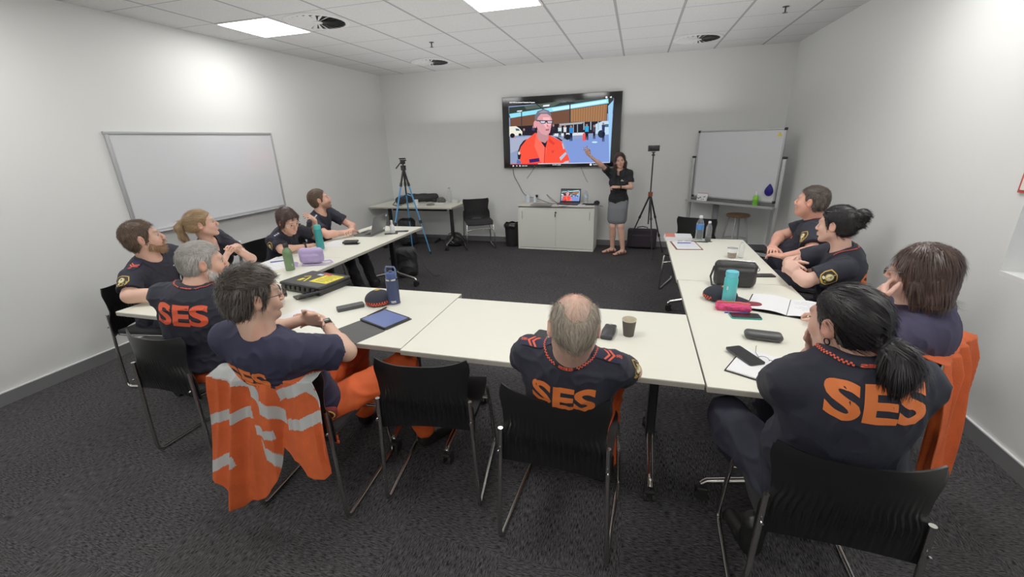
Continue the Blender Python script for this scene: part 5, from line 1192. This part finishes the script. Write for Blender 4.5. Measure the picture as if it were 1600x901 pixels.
b.raw([(x, 0, z) for x, z in tp]+[(x*.8, -.03, z*.8) for x, z in tp]+[(0, -.036, 0)], [[i, (i+1) % 32, 32+(i+1) % 32, 32+i] for i in range(32)]+[[32+i, 32+(i+1) % 32, 64] for i in range(32)]); b.build('eraser_body', mat('eraser_blue', srgb(34, 28, 120), .25), o)
o = empty('brochure_holder', loc_(-wl/2+.19, -.08, .783), ang, 'small clear holder with leaflets on the left of the whiteboard tray', 'holder')
MB().box((0, 0, .055), (.15, .02, .11), rot=(R(-12), 0, 0), bev=.003).build('leaflets', PAP, o); MB().box((0, .012, .105), (.15, .012, .03), rot=(R(-12), 0, 0)).build('pink_header', mat('pink_card', srgb(190, 120, 150), .5), o)
bb = MB(); rs = random.Random(4)
for i in range(9): bb.box((rs.uniform(-.055, .055), -.0135-.002, rs.uniform(.02, .08)), (rs.uniform(.01, .03), .001, rs.uniform(.008, .02)), rot=(R(-12), 0, 0))
bb.build('leaflet_print', mat('print_grey', srgb(110, 120, 110), .6), o)
o = empty('stool', (5.82, 6.90, 0), R(20), 'metal stool with a round brown wooden seat behind the mobile whiteboard', 'stool')
MB().lathe([(.0, .555), (.15, .555), (.16, .562), (.16, .58), (.15, .588), (0, .588)], n=32, cap=False).build('seat', mat('stool_wood', srgb(130, 96, 66), .5), o)
for i in range(4):
    a = PI/4+i*PI/2; MB().tube([(.11*math.cos(a), .11*math.sin(a), .55), (.20*math.cos(a), .20*math.sin(a), .0)], .012, 10).build('leg', ALU, o)
MB().tube([(.165*math.cos(a), .165*math.sin(a), .22) for a in [2*PI*i/32 for i in range(32)]], .008, 8, closed=True).build('foot_ring', ALU, o)
o = tag(MB().box((0, 0, .36), (.055, .20, .72), bev=.004).build('folded_panel', mat('grey_panel', srgb(128, 130, 134), .5), None, (5.52, 6.98, 0), R(0)), 'narrow grey panel standing against the wall behind the mobile whiteboard', 'panel')

# ---------------------------------------------------------------- back corner: side table things and bags
def soft(name, lb, cat, loc, rz, prims, m, h=.006, amp=.004, fr_=28, seed=1, zmin=0.0):
    o = empty(name, loc, R(rz), lb, cat); F = Fld(h)
    for p in prims: F.u(*p)
    F.cut(lambda Q: (zmin-Q[:, 2])); vs, Fc = F.mesh(); n = vnormals(vs, Fc); w = wob(vs, fr_, seed); vs = vs+n*(amp*(np.clip(1-abs(w)*1.4, 0, 1)**2*1.6-.4))[:, None]
    vs[:, 2] = np.maximum(vs[:, 2], zmin); mesh_np(name+'_body', vs, Fc, m, o); return o
BN = mat('black_nylon', (.016, .016, .018), .6, bump=.3, bscale=250)
o = soft('tripod_bag', 'long black padded bag lying across the back side table', 'bag', (.64, 6.74, HT), 15, [(capsule((-.22, -.16, .07), (-.12, .06, .08), .068, .07),), (capsule((-.12, .06, .08), (.34, .10, .075), .072, .07), .03)], BN)
MB().tube([(-.28, -.20, .06), (-.30, -.30, .02), (-.22, -.36, .005), (-.15, -.30, .004)], .008, 8).build('strap', mat('strap_grey', srgb(90, 90, 90), .6), o)
soft('backpack', 'black backpack on the floor under the back side table behind the blue tripod', 'bag', (.50, 6.62, 0), 20, [(rbox((0, 0, .24), (.15, .10, .24), .08),), (ellipsoid((0, -.1, .15), (.11, .06, .12)), .03)], BN)
MB().prism(rpoly(.62, .30, .03), 0, .05).build('flat_bag', BN, None, (.62, 6.90, 0), R(4)); tag(bpy.data.objects['flat_bag'], 'flat black bag lying on the floor under the back side table', 'bag')
soft('shoulder_bag', 'crumpled shiny black bag on the floor by the leg of the back side table', 'bag', (1.36, 6.72, 0), 10, [(ellipsoid((0, 0, .09), (.17, .13, .10)),), (ellipsoid((.02, .02, .17), (.08, .06, .05)), .04)], mat('black_shiny_cloth', (.015, .015, .016), .35), amp=.010, fr_=30, seed=6)
MB().tube([(1.25, 6.70, .2), (1.32, 6.66, .235), (1.42, 6.68, .24), (1.47, 6.70, .2), (1.55, 6.66, .10), (1.62, 6.60, .012)], .007, 8).build('strap', BN); tag(bpy.data.objects['strap.002' if 'strap.002' in bpy.data.objects else 'strap'], None); 
st = bpy.data.objects[-1] if False else [x for x in bpy.data.objects if x.name.startswith('strap') and x.parent is None][-1]; st.parent = [x for x in bpy.data.objects if x.name == 'shoulder_bag'][0]; st.matrix_parent_inverse = Matrix.LocRotScale(Vector((1.36, 6.72, 0)), Matrix.Rotation(R(10), 3, 'Z'), None).inverted()
bottle((.79, 6.50, HT), [(.040, 0), (.042, .075), (.040, .085)], PLW, 'white paper tub standing on the back side table behind the tripod', [('rim', [(.043, .083), (.043, .088), (.039, .088)], PLW)], 'tub', 'tub')
b = MB(); tag(b.lathe([(.0, 0), (.065, .002), (.075, .012), (.055, .024), (0, .028)], n=32, cap=False).build('flat_dish', mat('khaki_plastic', srgb(120, 118, 108), .5), None, (1.06, 6.50, HT)), 'flat grey disc shaped case near the front edge of the back side table', 'case')
soft('headphones_case', 'black and white patterned cap shaped object on the back side table', 'cap', (1.10, 6.84, HT), 0, [(ellipsoid((0, 0, .035), (.085, .06, .055)),)], mat('patterned_cloth', srgb(84, 84, 84), .8, var=.9, vscale=60), amp=.003)
soft('small_pouch', 'small round black pouch left of the patterned cap on the back side table', 'pouch', (.95, 6.88, HT), 0, [(ellipsoid((0, 0, .025), (.055, .045, .035)),)], BN, amp=.002)
slab('notepad', .15, .10, .008, .004, PAP, (1.14, 6.70, HT), R(5)); tag(bpy.data.objects['notepad'], 'white notepad lying on the back side table in front of the bottle', 'notepad')
tag(MB().box((0, 0, .025), (.11, .07, .05), bev=.002).build('paper_box', mat('box_white', srgb(205, 205, 200), .6), None, (1.38, 6.82, HT), R(-4)), 'small white box at the right end of the back side table', 'box')

# ---------------------------------------------------------------- left tables
def flask(lb, loc, col, s=1.0, kind='plain', rot=0):
    m = mat('bottle_'+lb.split()[0]+lb.split()[1], col, .35)
    return loc, m
GREEN = mat('green_metal_bottle', srgb(104, 134, 96), .4, .2); TEAL = mat('teal_plastic', srgb(38, 140, 142), .3); AQUA = mat('aqua_metal', srgb(78, 198, 200), .35); DBLU = mat('navy_metal_bottle', srgb(58, 68, 100), .38, .3)
o = bottle((1.558, 2.80, HT), [(.034, 0), (.037, .005), (.037, .155), (.032, .175), (.020, .190), (.019, .2)], GREEN, 'green metal drink bottle with black loop lid on the left tables', [('bottle_lid', [(.021, .198), (.022, .222), (.018, .228)], RUB)])
MB().tube([(-.018, 0, .222), (-.014, 0, .244), (0, 0, .252), (.014, 0, .244), (.018, 0, .222)], .004, 8).build('lid_loop', RUB, o)
b = MB(); b.box((.037, -.008, .05), (.001, .004, .018)); b.build('bottle_logo', PLW, o)
o = bottle((1.30, 3.50, HT), [(.034, 0), (.037, .005), (.037, .085), (.034, .10), (.037, .115), (.037, .185), (.030, .205)], TEAL, 'teal drink bottle in front of the woman resting her hand on her forehead', [('bottle_lid', [(.033, .203), (.034, .235), (.028, .245), (.018, .247)], mat('teal_lid', srgb(70, 175, 170), .4))])
LIL = mat('lilac_nylon', srgb(178, 158, 208), .6, bump=.2, bscale=300)
o = soft('belt_bag', 'small lilac belt bag with its strap lying on the left tables', 'bag', (1.60, 3.02, HT), 18, [(rbox((0, 0, .072), (.105, .040, .068), .036),), (rbox((0, -.03, .05), (.08, .022, .04), .02), .01)], LIL, h=.005, amp=.0015)
b = MB(); b.grid(lambda u, v: (-.10-.16*math.sin(u*2.6)+.10*u, -.10+.22*u*(1-u)-.02+.03*v, .004+.030*abs(math.sin(u*5))*v+.004), 24, 3, thick=.003); b.build('strap', LIL, o)
b = MB(); b.tube([(.08, -.02, .02), (.17, -.03, .03), (.20, -.06, .02), (.13, -.09, .010), (.02, -.085, .008), (-.06, -.08, .008)], .010, 8, sy=.4); b.build('strap_loop', LIL, o); MB().tube([(-.09, -.0, .125), (-.05, 0, .136), (.06, 0, .136)], .0035, 6).build('zip', mat('zip_white', srgb(225, 220, 228), .5), o)
sheet('paper', (1.30, 2.78, HT), -25, .21, .30, 'white written sheet behind the green bottle, left one', 8, seed=2); sheet('paper', (1.22, 3.02, HT+.0013), 12, .21, .297, 'white written sheet with a blue pen lying on it, left tables', 9, seed=3)
def pen(loc, rz, lb, m, L_=.14):
    o = empty('pen', loc, R(rz), lb, 'pen'); b = MB().tube([(-L_/2, 0, .005), (L_/2-.012, 0, .005)], .0048, 8); b.build('barrel', m, o); MB().tube([(L_/2-.012, 0, .005), (L_/2, 0, .005)], [.004, .001], 8).build('tip', CHR, o); return o
BPEN = mat('blue_plastic', srgb(48, 52, 150), .35); pen((1.25, 3.0, HT+.003), 40, 'blue pen lying on the written sheet of the left tables', BPEN)
sheet('paper', (1.30, 3.74, HT), 10, .21, .297, 'white sheet of paper in front of the woman looking down', 0)
PHM = mat('phone_black', (.012, .012, .014), .25); PHS = mat('phone_screen', (.01, .01, .012), .06, spec=.7); PHE = mat('phone_grey_edge', srgb(90, 94, 98), .3, .5)
def phone(loc, rz, lb, edge=PHM, w=.074, l=.150, cam=False, scr=PHS):
    o = empty('phone', loc, R(rz), lb, 'phone'); b = MB().prism(rpoly(w, l, .011), 0, .008); b.build('phone_case', edge, o); b = MB().prism(rpoly(w-.006, l-.006, .009), .008, .0086); b.build('screen', scr, o)
    if cam: MB().prism(rpoly(.028, .03, .006, cx=-.015, cy=.05), .0084, .0098).build('camera_bump', PHE, o)
    return o
phone((1.50, 3.74, HT), -75, 'dark grey phone lying under the black wallet on the left tables', PHE)
o = empty('wallet', (1.47, 3.755, HT+.010), R(-70), 'black wallet stacked on the grey phone on the left tables', 'wallet'); b = Fld(.004); b.u(rbox((0, 0, .012), (.048, .075, .012), .010)); vs, Fc = b.mesh(); mesh_np('wallet_body', vs, Fc, mat('black_leather', (.016, .016, .017), .5, bump=.2, bscale=200), o)
o, M = laptop((1.375, 4.25, HT), -86, 'open grey laptop with its lid towards the blue tripod on the left tables', False, tilt=108, body=mat('laptop_grey', srgb(118, 120, 122), .35, .6))
b = MB(); b.box((-.13, .19, -.0005), (.04, .02, .001), M=M); b.box((-.13, .03, -.0005), (.04, .022, .001), M=M); b.build('lid_sticker', PLW, o)
bottle((1.575, 4.42, HT), [(.026, 0), (.028, .004), (.028, .06), (.013, .085)], PLW, 'small white spray bottle beside the grey laptop on the left tables', [('spray_head', [(.011, .083), (.014, .10), (.013, .13), (.006, .133)], PLW)], 'spray_bottle')
phone((1.64, 4.28, HT), -62, 'black phone nearest the laptop at the far end of the left tables'); phone((1.70, 4.42, HT), -70, 'black phone lying closest to the far corner of the left tables')
# left front table
YL = mat('warning_yellow', srgb(238, 220, 30), .5); RD = mat('label_red', srgb(200, 60, 50), .5)
o = empty('hard_case', (2.105, 2.455, HT), R(-10), 'black rugged plastic case with yellow stickers on the front left table', 'case')
HCM = mat('case_black_plastic', srgb(34, 34, 35), .5, bump=.15, bscale=200)
b = MB(); b.use(HCM).box((0, 0, .022), (.40, .29, .044), bev=.012); b.build('case_bottom', None, o); MB().box((0, 0, .055), (.405, .295, .024), bev=.010).build('case_lid', HCM, o)
b = MB(); [b.box((-.15+.05*i, -.150, .035), (.03, .012, .03), bev=.004) for i in range(7)]; b.build('ribs', HCM, o)
b = MB(); b.tube([(-.20, -.09, .035), (-.222, -.08, .035), (-.225, 0, .035), (-.222, .08, .035), (-.20, .09, .035)], .010, 8); b.build('handle', HCM, o)
b = MB(); b.use(YL).box((.10, .02, .0675), (.17, .17, .001)).box((-.085, -.05, .0675), (.03, .05, .001)).box((-.045, -.03, .0675), (.012, .10, .001), rot=(0, 0, .4)).box((-.10, .02, .0675), (.05, .010, .001), rot=(0, 0, .6)); b.use(RD).box((.02, .10, .0682), (.09, .03, .001), rot=(0, 0, -.2)); b.use(PLW).box((-.03, .08, .0682), (.05, .03, .001)); b.build('warning_sticker', None, o)
b = MB().use(HCM); [b.box((.10, .085-.025*i, .0684), (.13-.02*(i % 3), .006, .0006)) for i in range(6)]; b.build('sticker_text', None, o)
o = empty('phone_wallet', (2.205, 2.245, HT), R(-32), 'black folding phone wallet propped open in front of the hard case', 'wallet')
MB().box((-.04, 0, .008), (.078, .15, .010), bev=.004).build('back_cover', mat('black_leather', (.016, .016, .017), .5), o); MB().box((.040, .01, .030), (.078, .15, .010), rot=(0, R(-28), 0), bev=.004).build('front_cover', mat('black_leather', (.016, .016, .017), .5), o)
MB().box((-.03, .03, .0142), (.05, .04, .001), rot=(0, 0, .2)).build('card', mat('card_blue', srgb(70, 100, 190), .4), o); MB().tube([(.002, -.07, .012), (.002, .075, .012)], .002, 6).build('gold_trim', YEL, o)
slab('glasses_case', .165, .062, .022, .012, mat('dark_grey_case', srgb(62, 62, 64), .5), (2.63, 2.13, HT), R(47)); tag(bpy.data.objects['glasses_case'], 'dark grey flat phone shaped case lying between the man with glasses and the cap', 'case')
def cap_(loc, rz, lb, flip=False):
    o = empty('cap', loc, R(rz), lb, 'cap'); F = Fld(.0045)
    F.u(ellipsoid((0, 0, .030), (.085, .10, .056))).sub(ellipsoid((0, 0, .024), (.079, .094, .050)), .004); F.cut(lambda Q: .006-Q[:, 2]); vs, Fc = F.mesh(); mesh_np('crown', vs, Fc, NAVY, o)
    b = MB(); b.grid(lambda u, v: ((u*2-1)*.078*(1-.25*v*v), -.085-.075*v*(1-.35*(u*2-1)**2)+.02*abs(u*2-1)**2, .014+.012*(1-(u*2-1)**2)-.01*v), 20, 8, thick=.004); b.build('brim', NAVY, o)
    b = MB().use(ORR)
    for i in range(26):
        for j in range(2):
            if (i+j) % 2: continue
            a0 = R(20)+i*R(140)/26; a1 = a0+R(140)/26; z0_ = .012+.012*j
            P_ = lambda a, z: (.088*math.cos(a)*math.sqrt(max(0, 1-((z-.030)/.059)**2)), .1035*math.sin(a)*math.sqrt(max(0, 1-((z-.030)/.059)**2)), z)
            b.raw([P_(a0, z0_), P_(a1, z0_), P_(a1, z0_+.012), P_(a0, z0_+.012)], [[0, 1, 2, 3]])
    b.build('checker_band', None, o, sharp=0); b = MB().use(YEL); b.lathe([(.018, .0), (.018, .003)], (0, -.02, .085), 16); b.build('cap_badge', None, o); return o
cap_((2.755, 2.255, HT), 215, 'navy cap with orange and white checkered band beside the dark blue bottle'); 
o = bottle((2.872, 2.255, HT), [(.037, 0), (.040, .004), (.040, .012), (.0385, .014), (.0385, .16), (.036, .17)], DBLU, 'dark blue insulated bottle with a loop handle on the front left table', [('steel_ring', [(.0375, .168), (.0375, .178)], CHR), ('steel_base', [(.0405, .0), (.0405, .010)], CHR), ('bottle_lid', [(.034, .177), (.035, .205), (.030, .215), (.012, .217), (.010, .228)], mat('blue_lid', srgb(60, 78, 130), .3))])
b = MB(); b.tube([(-.033, 0, .19), (-.036, 0, .235), (-.028, 0, .252), (.028, 0, .252), (.036, 0, .235), (.033, 0, .19)], .0055, 8); b.build('lid_handle', mat('blue_handle', srgb(96, 112, 150), .3), o)
decal_m = PLW; b = MB().use(decal_m); vs_, fs_, asp = text_polys('YETI', .04); b.raw([(.0392*math.cos(-1.15+x*.013/.0392), .0392*math.sin(-1.15+x*.013/.0392), .028+y*.013) for x, y in vs_], fs_); b.build('bottle_logo', None, o, sharp=0)
o = empty('tablet', (2.955, 2.005, HT+.004), R(-22), 'tablet with bluish handwritten notes on its screen lying in a grey cover', 'tablet')
TS = mat('tablet_screen', srgb(96, 110, 160), .2, emis=srgb(96, 108, 150), estr=.15)
MB().prism(rpoly(.245, .185, .012), 0, .009).build('tablet_body', PHM, o); MB().prism(rpoly(.222, .165, .004), .009, .0096).build('screen', TS, o)
b = MB(); rs = random.Random(2); [b.box((rs.uniform(-.05, .05), .05-.022*i, .0098), (rs.uniform(.02, .05), .002, .0003)) for i in range(3)]; b.build('handwriting', BPEN, o)
o = empty('tablet_cover', (2.895, 1.845, HT), R(-22), 'grey folding tablet cover spread flat towards the table edge', 'cover'); MB().prism(rpoly(.25, .20, .01, cx=.0, cy=-.02), 0, .003).build('cover_flap', mat('cover_grey', srgb(78, 78, 78), .75), o); MB().prism(rpoly(.25, .195, .01, cx=-.003, cy=.175), 0, .003).build('cover_back', mat('cover_grey', srgb(78, 78, 78), .75), o)
o = tag(MB().tube([(-.08, 0, .005), (.08, 0, .005)], .0045, 8).build('stylus', PHM, None, (2.838, 2.105, HT), R(76)), 'black stylus lying beside the tablet', 'stylus')
sheet('paper', (2.36, 1.98, HT), -15, .15, .21, 'small white sheet in front of the man with glasses', 0)
# front right table
phone((3.897, 1.975, HT), -12, 'black phone with grey edge left of the balding man', PHE)
o = empty('computer_mouse', (4.243, 2.095, HT), R(-6), 'black wireless mouse shaped case right of the balding man', 'mouse'); b = Fld(.004); b.u(rbox((0, 0, .010), (.032, .085, .012), .011)).u(ellipsoid((0, .0, .012), (.034, .07, .020)), .01); b.cut(lambda Q: .0005-Q[:, 2]); vs, Fc = b.mesh(); mesh_np('mouse_body', vs, Fc, mat('matte_black', (.02, .02, .022), .45), o)
b = MB().use(PLW); [b.box((.0, .045+.010*i, .0335-.0012*i), (.010-.002*i, .002, .0006)) for i in range(3)]; b.build('logo_mark', None, o)
o = empty('paper_cup', (4.345, 2.095, HT), 0, 'dark grey paper coffee cup on the front right table', 'cup'); b = MB(); b.lathe([(.026, 0), (.027, .002), (.036, .088)], n=32, cap=False); b.lathe([(0, .004), (.026, .004)], n=32, cap=False); b.build('cup_wall', mat('cup_charcoal', srgb(72, 66, 62), .7), o)
b = MB(); b.lathe([(.0365, .086), (.038, .090), (.0365, .094), (.034, .090), (.026, .012), (0, .010)], n=32, cap=False); b.build('cup_lining', mat('cup_cream', srgb(205, 195, 170), .6), o)
# right tables
o = empty('notebook', (4.895, 1.89, HT), R(-27), 'white spiral notebook with a phone lying on it near the lower right', 'notebook'); MB().box((0, 0, .003), (.18, .26, .006), bev=.001).build('back_cover', PHM, o); MB().box((.004, 0, .0085), (.172, .252, .005)).build('pages', PAP, o)
phone((4.865, 1.955, HT+.0115), 26, 'black phone lying on the white notebook', PHM, .078, .175, scr=PHM)
o = empty('spectacle_case', (4.995, 2.185, HT), R(-6), 'dark grey oblong glasses case above the white notebook', 'case'); b = Fld(.004); b.u(rbox((0, 0, .022), (.085, .034, .020), .019)); b.cut(lambda Q: .001-Q[:, 2]); vs, Fc = b.mesh(); mesh_np('case_body', vs, Fc, mat('case_grey_shell', srgb(62, 63, 64), .4), o); MB().tube([(-.084, -.0, .022), (-.084, -.02, .022), (-.06, -.0345, .022), (.06, -.0345, .022), (.084, -.02, .022), (.084, 0, .022)], .002, 6).build('seam', RUB, o)
go = glasses(np.array((5.0, 2.02, HT+.022)), frame(160, -4), .9, None, 'dark red framed glasses lying open on the table beside the white notebook', GFR)
o = empty('open_notebook', (5.245, 2.66, HT), R(-20), 'open white notebook with handwriting on the right tables', 'notebook'); MB().box((0, 0, .002), (.42, .30, .004)).build('cover', PHM, o)
for s in (-1, 1):
    b = MB(); b.grid(lambda u, v: (s*(.002+u*.20), (v-.5)*.285, .006+.014*math.sin(min(1, u*1.6)*PI*.5)*(1-u)**.7*1.4), 12, 4, thick=.002); b.build('page_block', PAP, o)
b = MB(); rs = random.Random(9); [b.box((.09+rs.uniform(-.03, .03), .09-.022*i, .021-.0006*i), (rs.uniform(.04, .11), .0016, .0004)) for i in range(7)]; b.build('handwriting', mat('pencil_grey', srgb(165, 165, 170), .7), o)
phone((4.975, 2.475, HT), -86, 'phone in a teal case on the right tables', mat('teal_case', srgb(40, 150, 140), .4), .08, .16)
PK = mat('pink_woven', srgb(214, 60, 110), .8, var=.5, vscale=40, bump=.3, bscale=200, stretch=(1, 6, 1)); o = soft('pencil_pouch', 'pink and orange striped pencil pouch on the right tables', 'pouch', (4.93, 2.575, HT), -4, [(rbox((0, 0, .02), (.095, .045, .022), .02),)], PK, h=.005, amp=.002); MB().tube([(-.09, 0, .042), (0, .005, .046), (.09, 0, .042)], .003, 6).build('zip', mat('zip_orange', srgb(225, 140, 60), .5), o)
pen((4.945, 2.520, HT+.0), 8, 'blue pen between the pink pouch and the teal phone', BPEN)
b = MB(); b.prism(rpoly(.14, .06, .028), 0, .02); tag(b.build('card_holder', mat('dark_red_leather', srgb(132, 30, 48), .5), None, (5.03, 2.655, HT), R(-8)), 'dark red oval purse beside the aqua bottle', 'purse')
cap_((4.885, 2.735, HT+.002), 70, 'navy cap with checkered band lying behind the aqua bottle')
o = bottle((4.915, 2.640, HT), [(.034, 0), (.037, .005), (.037, .17), (.030, .188)], AQUA, 'tall aqua drink bottle with round lid on the right tables', [('bottle_lid', [(.034, .186), (.036, .20), (.034, .216), (.012, .219)], mat('aqua_lid', srgb(96, 200, 220), .4))]); b = MB(); b.box((-.02, -.0315, .12), (.010, .001, .022)); b.build('bottle_logo', PLW, o)
HB = mat('black_bag_leather', srgb(30, 30, 31), .5, bump=.3, bscale=120); o = soft('handbag', 'black leather handbag standing on the right tables', 'bag', (5.02, 3.045, HT), -4, [(rbox((0, 0, .085), (.13, .05, .085), .035),), (rbox((0, -.045, .07), (.115, .02, .06), .018), .012)], HB, h=.0055, amp=.003); MB().tube([(-.13, 0, .13), (-.15, -.02, .06), (-.14, -.06, .012), (-.08, -.085, .008)], .007, 8).build('strap', HB, o)
b = MB(); b.tube([(.13+.014*math.cos(a), 0, .12+.014*math.sin(a)) for a in [2*PI*i/14 for i in range(14)]], .003, 6, closed=True); b.build('ring', CHR, o); MB().tube([(-.11, 0, .172), (0, 0, .176), (.11, 0, .172)], .003, 6).build('zip', CHR, o)
phone((5.265, 3.30, HT), -80, 'black phone beside the handbag, in front of the woman with a bun')
o = empty('coffee_glass', (5.145, 3.79, HT), 0, 'clear cup half full of milky coffee on the right tables', 'cup'); MB().lathe([(.030, 0), (.031, .004), (.040, .085), (.038, .085), (.029, .006)], n=28, cap=False).build('cup_wall', PET, o); MB().lathe([(.0285, .005), (.0335, .045)], n=28).build('coffee', mat('coffee', srgb(150, 110, 70), .4), o); MB().lathe([(.0405, .05), (.0412, .082)], n=28, cap=False).build('sleeve', PAP, o)
o = empty('clipboard', (4.825, 4.175, HT), R(6), 'brown clipboard with a printed form and blue pen at the far right table', 'clipboard'); MB().box((0, 0, .002), (.235, .33, .004), bev=.001).build('board', mat('clipboard_brown', srgb(120, 70, 60), .5), o); MB().box((0, -.005, .005), (.205, .29, .0015)).build('form', PAP, o)
b = MB().use(PAPL); [b.box((0, .10-.025*i, .0062), (.18, .003, .0003)) for i in range(9)]; b.build('form_lines', None, o); MB().box((0, .15, .010), (.09, .02, .010), bev=.003).build('clip', CHR, o)
pen((4.82, 4.24, HT+.0065), 5, 'blue pen lying on the clipboard', mat('blue_bright', srgb(50, 90, 200), .3), .13)
for i, (dz, m, lb) in enumerate(((0, PAP, 'thick white book at the bottom of the stack by the clipboard'), (.020, mat('book_red', srgb(205, 110, 96), .6), 'white book with a reddish cover panel on top of the stack by the clipboard'))):
    o = empty('book', (4.775, 4.445, HT+dz), R(3-4*i), lb, 'book'); MB().box((0, 0, .009), (.245, .175, .014)).build('pages', PAP, o); b = MB().use(PLW).box((0, 0, .0012), (.25, .18, .0024)).box((0, 0, .0172), (.25, .18, .0024)); b.use(m).box((-.075, 0, .0188), (.09, .17, .001)); b.build('cover', None, o)
pen((4.97, 4.33, HT), -6, 'thick black marker lying beside the water bottle', PHM, .16); pen((5.02, 4.345, HT), 4, 'second black marker lying closer to the small bottle', PHM, .13)
# backpack under the left table end
o = soft('backpack', 'black backpack leaning under the far end of the left tables', 'bag', (1.42, 4.93, 0), 25, [(rbox((0, 0, .20), (.14, .09, .20), .07),), (ellipsoid((0, -.09, .13), (.10, .05, .10)), .03)], BN)
MB().tube([(.10, -.08, .38), (.20, -.12, .28), (.25, -.14, .12), (.36, -.16, .02), (.42, -.12, .012)], .009, 8, sy=.5).build('strap', BN, o)

# ---------------------------------------------------------------- jackets on chairs
JK = mat('orange_jacket_cloth', srgb(216, 90, 38), .8, bump=.35, bscale=160, var=.10, vscale=14); RT = mat('reflective_tape', srgb(190, 192, 190), .45, bump=.2, bscale=120)
def drape(name, x, y, yaw, lb, outline, tapes, zt, wv=.022, seed=3, out=0):
    """cloth folded over a chair back; outline(u) gives how far it hangs, tapes are bands in (u, drop) space"""
    o = empty(name, (x, y, 0), R(yaw), lb, 'jacket'); rs = np.random.RandomState(seed); ph = rs.rand(6)*6
    def P(u, v):
        a, b_, L_ = outline(u); X = a+(b_-a)*v; d = L_*v
        z = zt-max(0, d-.03); y_ = -.266-min(d, .03)*.7-out*v
        fold = wv*min(1, d/.12)*(1.5*(1-abs(math.sin(u*11+ph[0]+.9*v)))+.7*(1-abs(math.sin(u*19+ph[1]+1.6*v)))+.3*math.sin(u*9+v*5+ph[2])-.9)
        y_ -= max(.004, .024+.03*v+fold*1.3); X += .010*math.sin(u*17+v*3+ph[3])*v
        if v < .06: y_ = -.266+.055*(1-v/.06)*.9; z = zt+.008*math.sin(v/.06*PI)
        return Vector((X, y_, z+.006*math.sin(u*30+ph[4])*v))
    NU, NV = 230, 130; mb = MB(); pts = [[P(i/NU, j/NV) for j in range(NV+1)] for i in range(NU+1)]
    vs = [p for row in pts for p in row]; k = NV+1; flat = [[Vector((outline(i/NU)[0]+(outline(i/NU)[1]-outline(i/NU)[0])*j/NV, 0, zt-outline(i/NU)[2]*j/NV)) for j in range(NV+1)] for i in range(NU+1)]
    for i in range(NU):
        for j in range(NV):
            mb.use(RT if any(t((i+.5)/NU, (j+.5)/NV, (flat[i][j]+flat[i+1][j+1])*.5) for t in tapes) else JK); mb.f.append([i*k+j, (i+1)*k+j, (i+1)*k+j+1, i*k+j+1]); mb.m.append(mb.mi)
    mb.v = [tuple(p) for p in vs]; oo = mb.build('jacket_shell', None, o, sharp=0)
    sm_ = oo.modifiers.new('thickness', 'SOLIDIFY'); sm_.thickness = .004; sm_.offset = -1; return o
def out1(u):   # the coat of the man with glasses: body on the left hangs low, sleeve on the right
    top = -.240+.485*u; bot = float(np.interp(u, [0, .2, .4, .55, .62, .7, .85, 1], [-.36, -.26, -.11, .02, .07, .15, .24, .29]))
    L_ = np.interp(u, [0, .12, .25, .4, .52, .60, .68, .78, .92, 1], [.58, .68, .73, .66, .54, .36, .40, .48, .48, .36]); return top, bot, float(L_)
def near(p, a, b_, w):
    a = Vector(a); b_ = Vector(b_); q = Vector((p.x, p.z)); t = max(0, min(1, (q-a).dot(b_-a)/(b_-a).length_squared)); return (q-(a+(b_-a)*t)).length < w
TPS = [(-.16, .775, -.25, .026, -.40, -.06), (-.06, .74, -1.05, .036, -.06, .085), (.16, .735, .42, .027, .075, .40), (-.15, .585, .28, .026, -.40, -.055), (-.04, .525, -.10, .024, -.055, .03),
       (.22, .60, .40, .027, .09, .40), (-.30, .315, .5, .028, -.42, -.19), (.0, .40, -1.3, .040, -.035, .05), (.25, .71, -1.6, .030, .215, .30)]
tp1 = [(lambda u, v, p, q=q: abs(p.z-(q[1]+q[2]*(p.x-q[0]))) < q[3] and q[4] < p.x < q[5]) for q in TPS]
drape('jacket', 2.835, 1.50, 5, 'orange jacket with silver reflective bands hanging over a chair back', out1, tp1, .805)
def out2(u): return -.23+.46*u, -.28+.56*u, float(np.interp(u, [0, .1, .5, .9, 1], [.50, .62, .66, .64, .55]))
drape('jacket', 5.47, 2.27, 50, 'plain orange jacket hanging over the chair of the brown haired woman', out2, [], .815, .026, 8, .03)
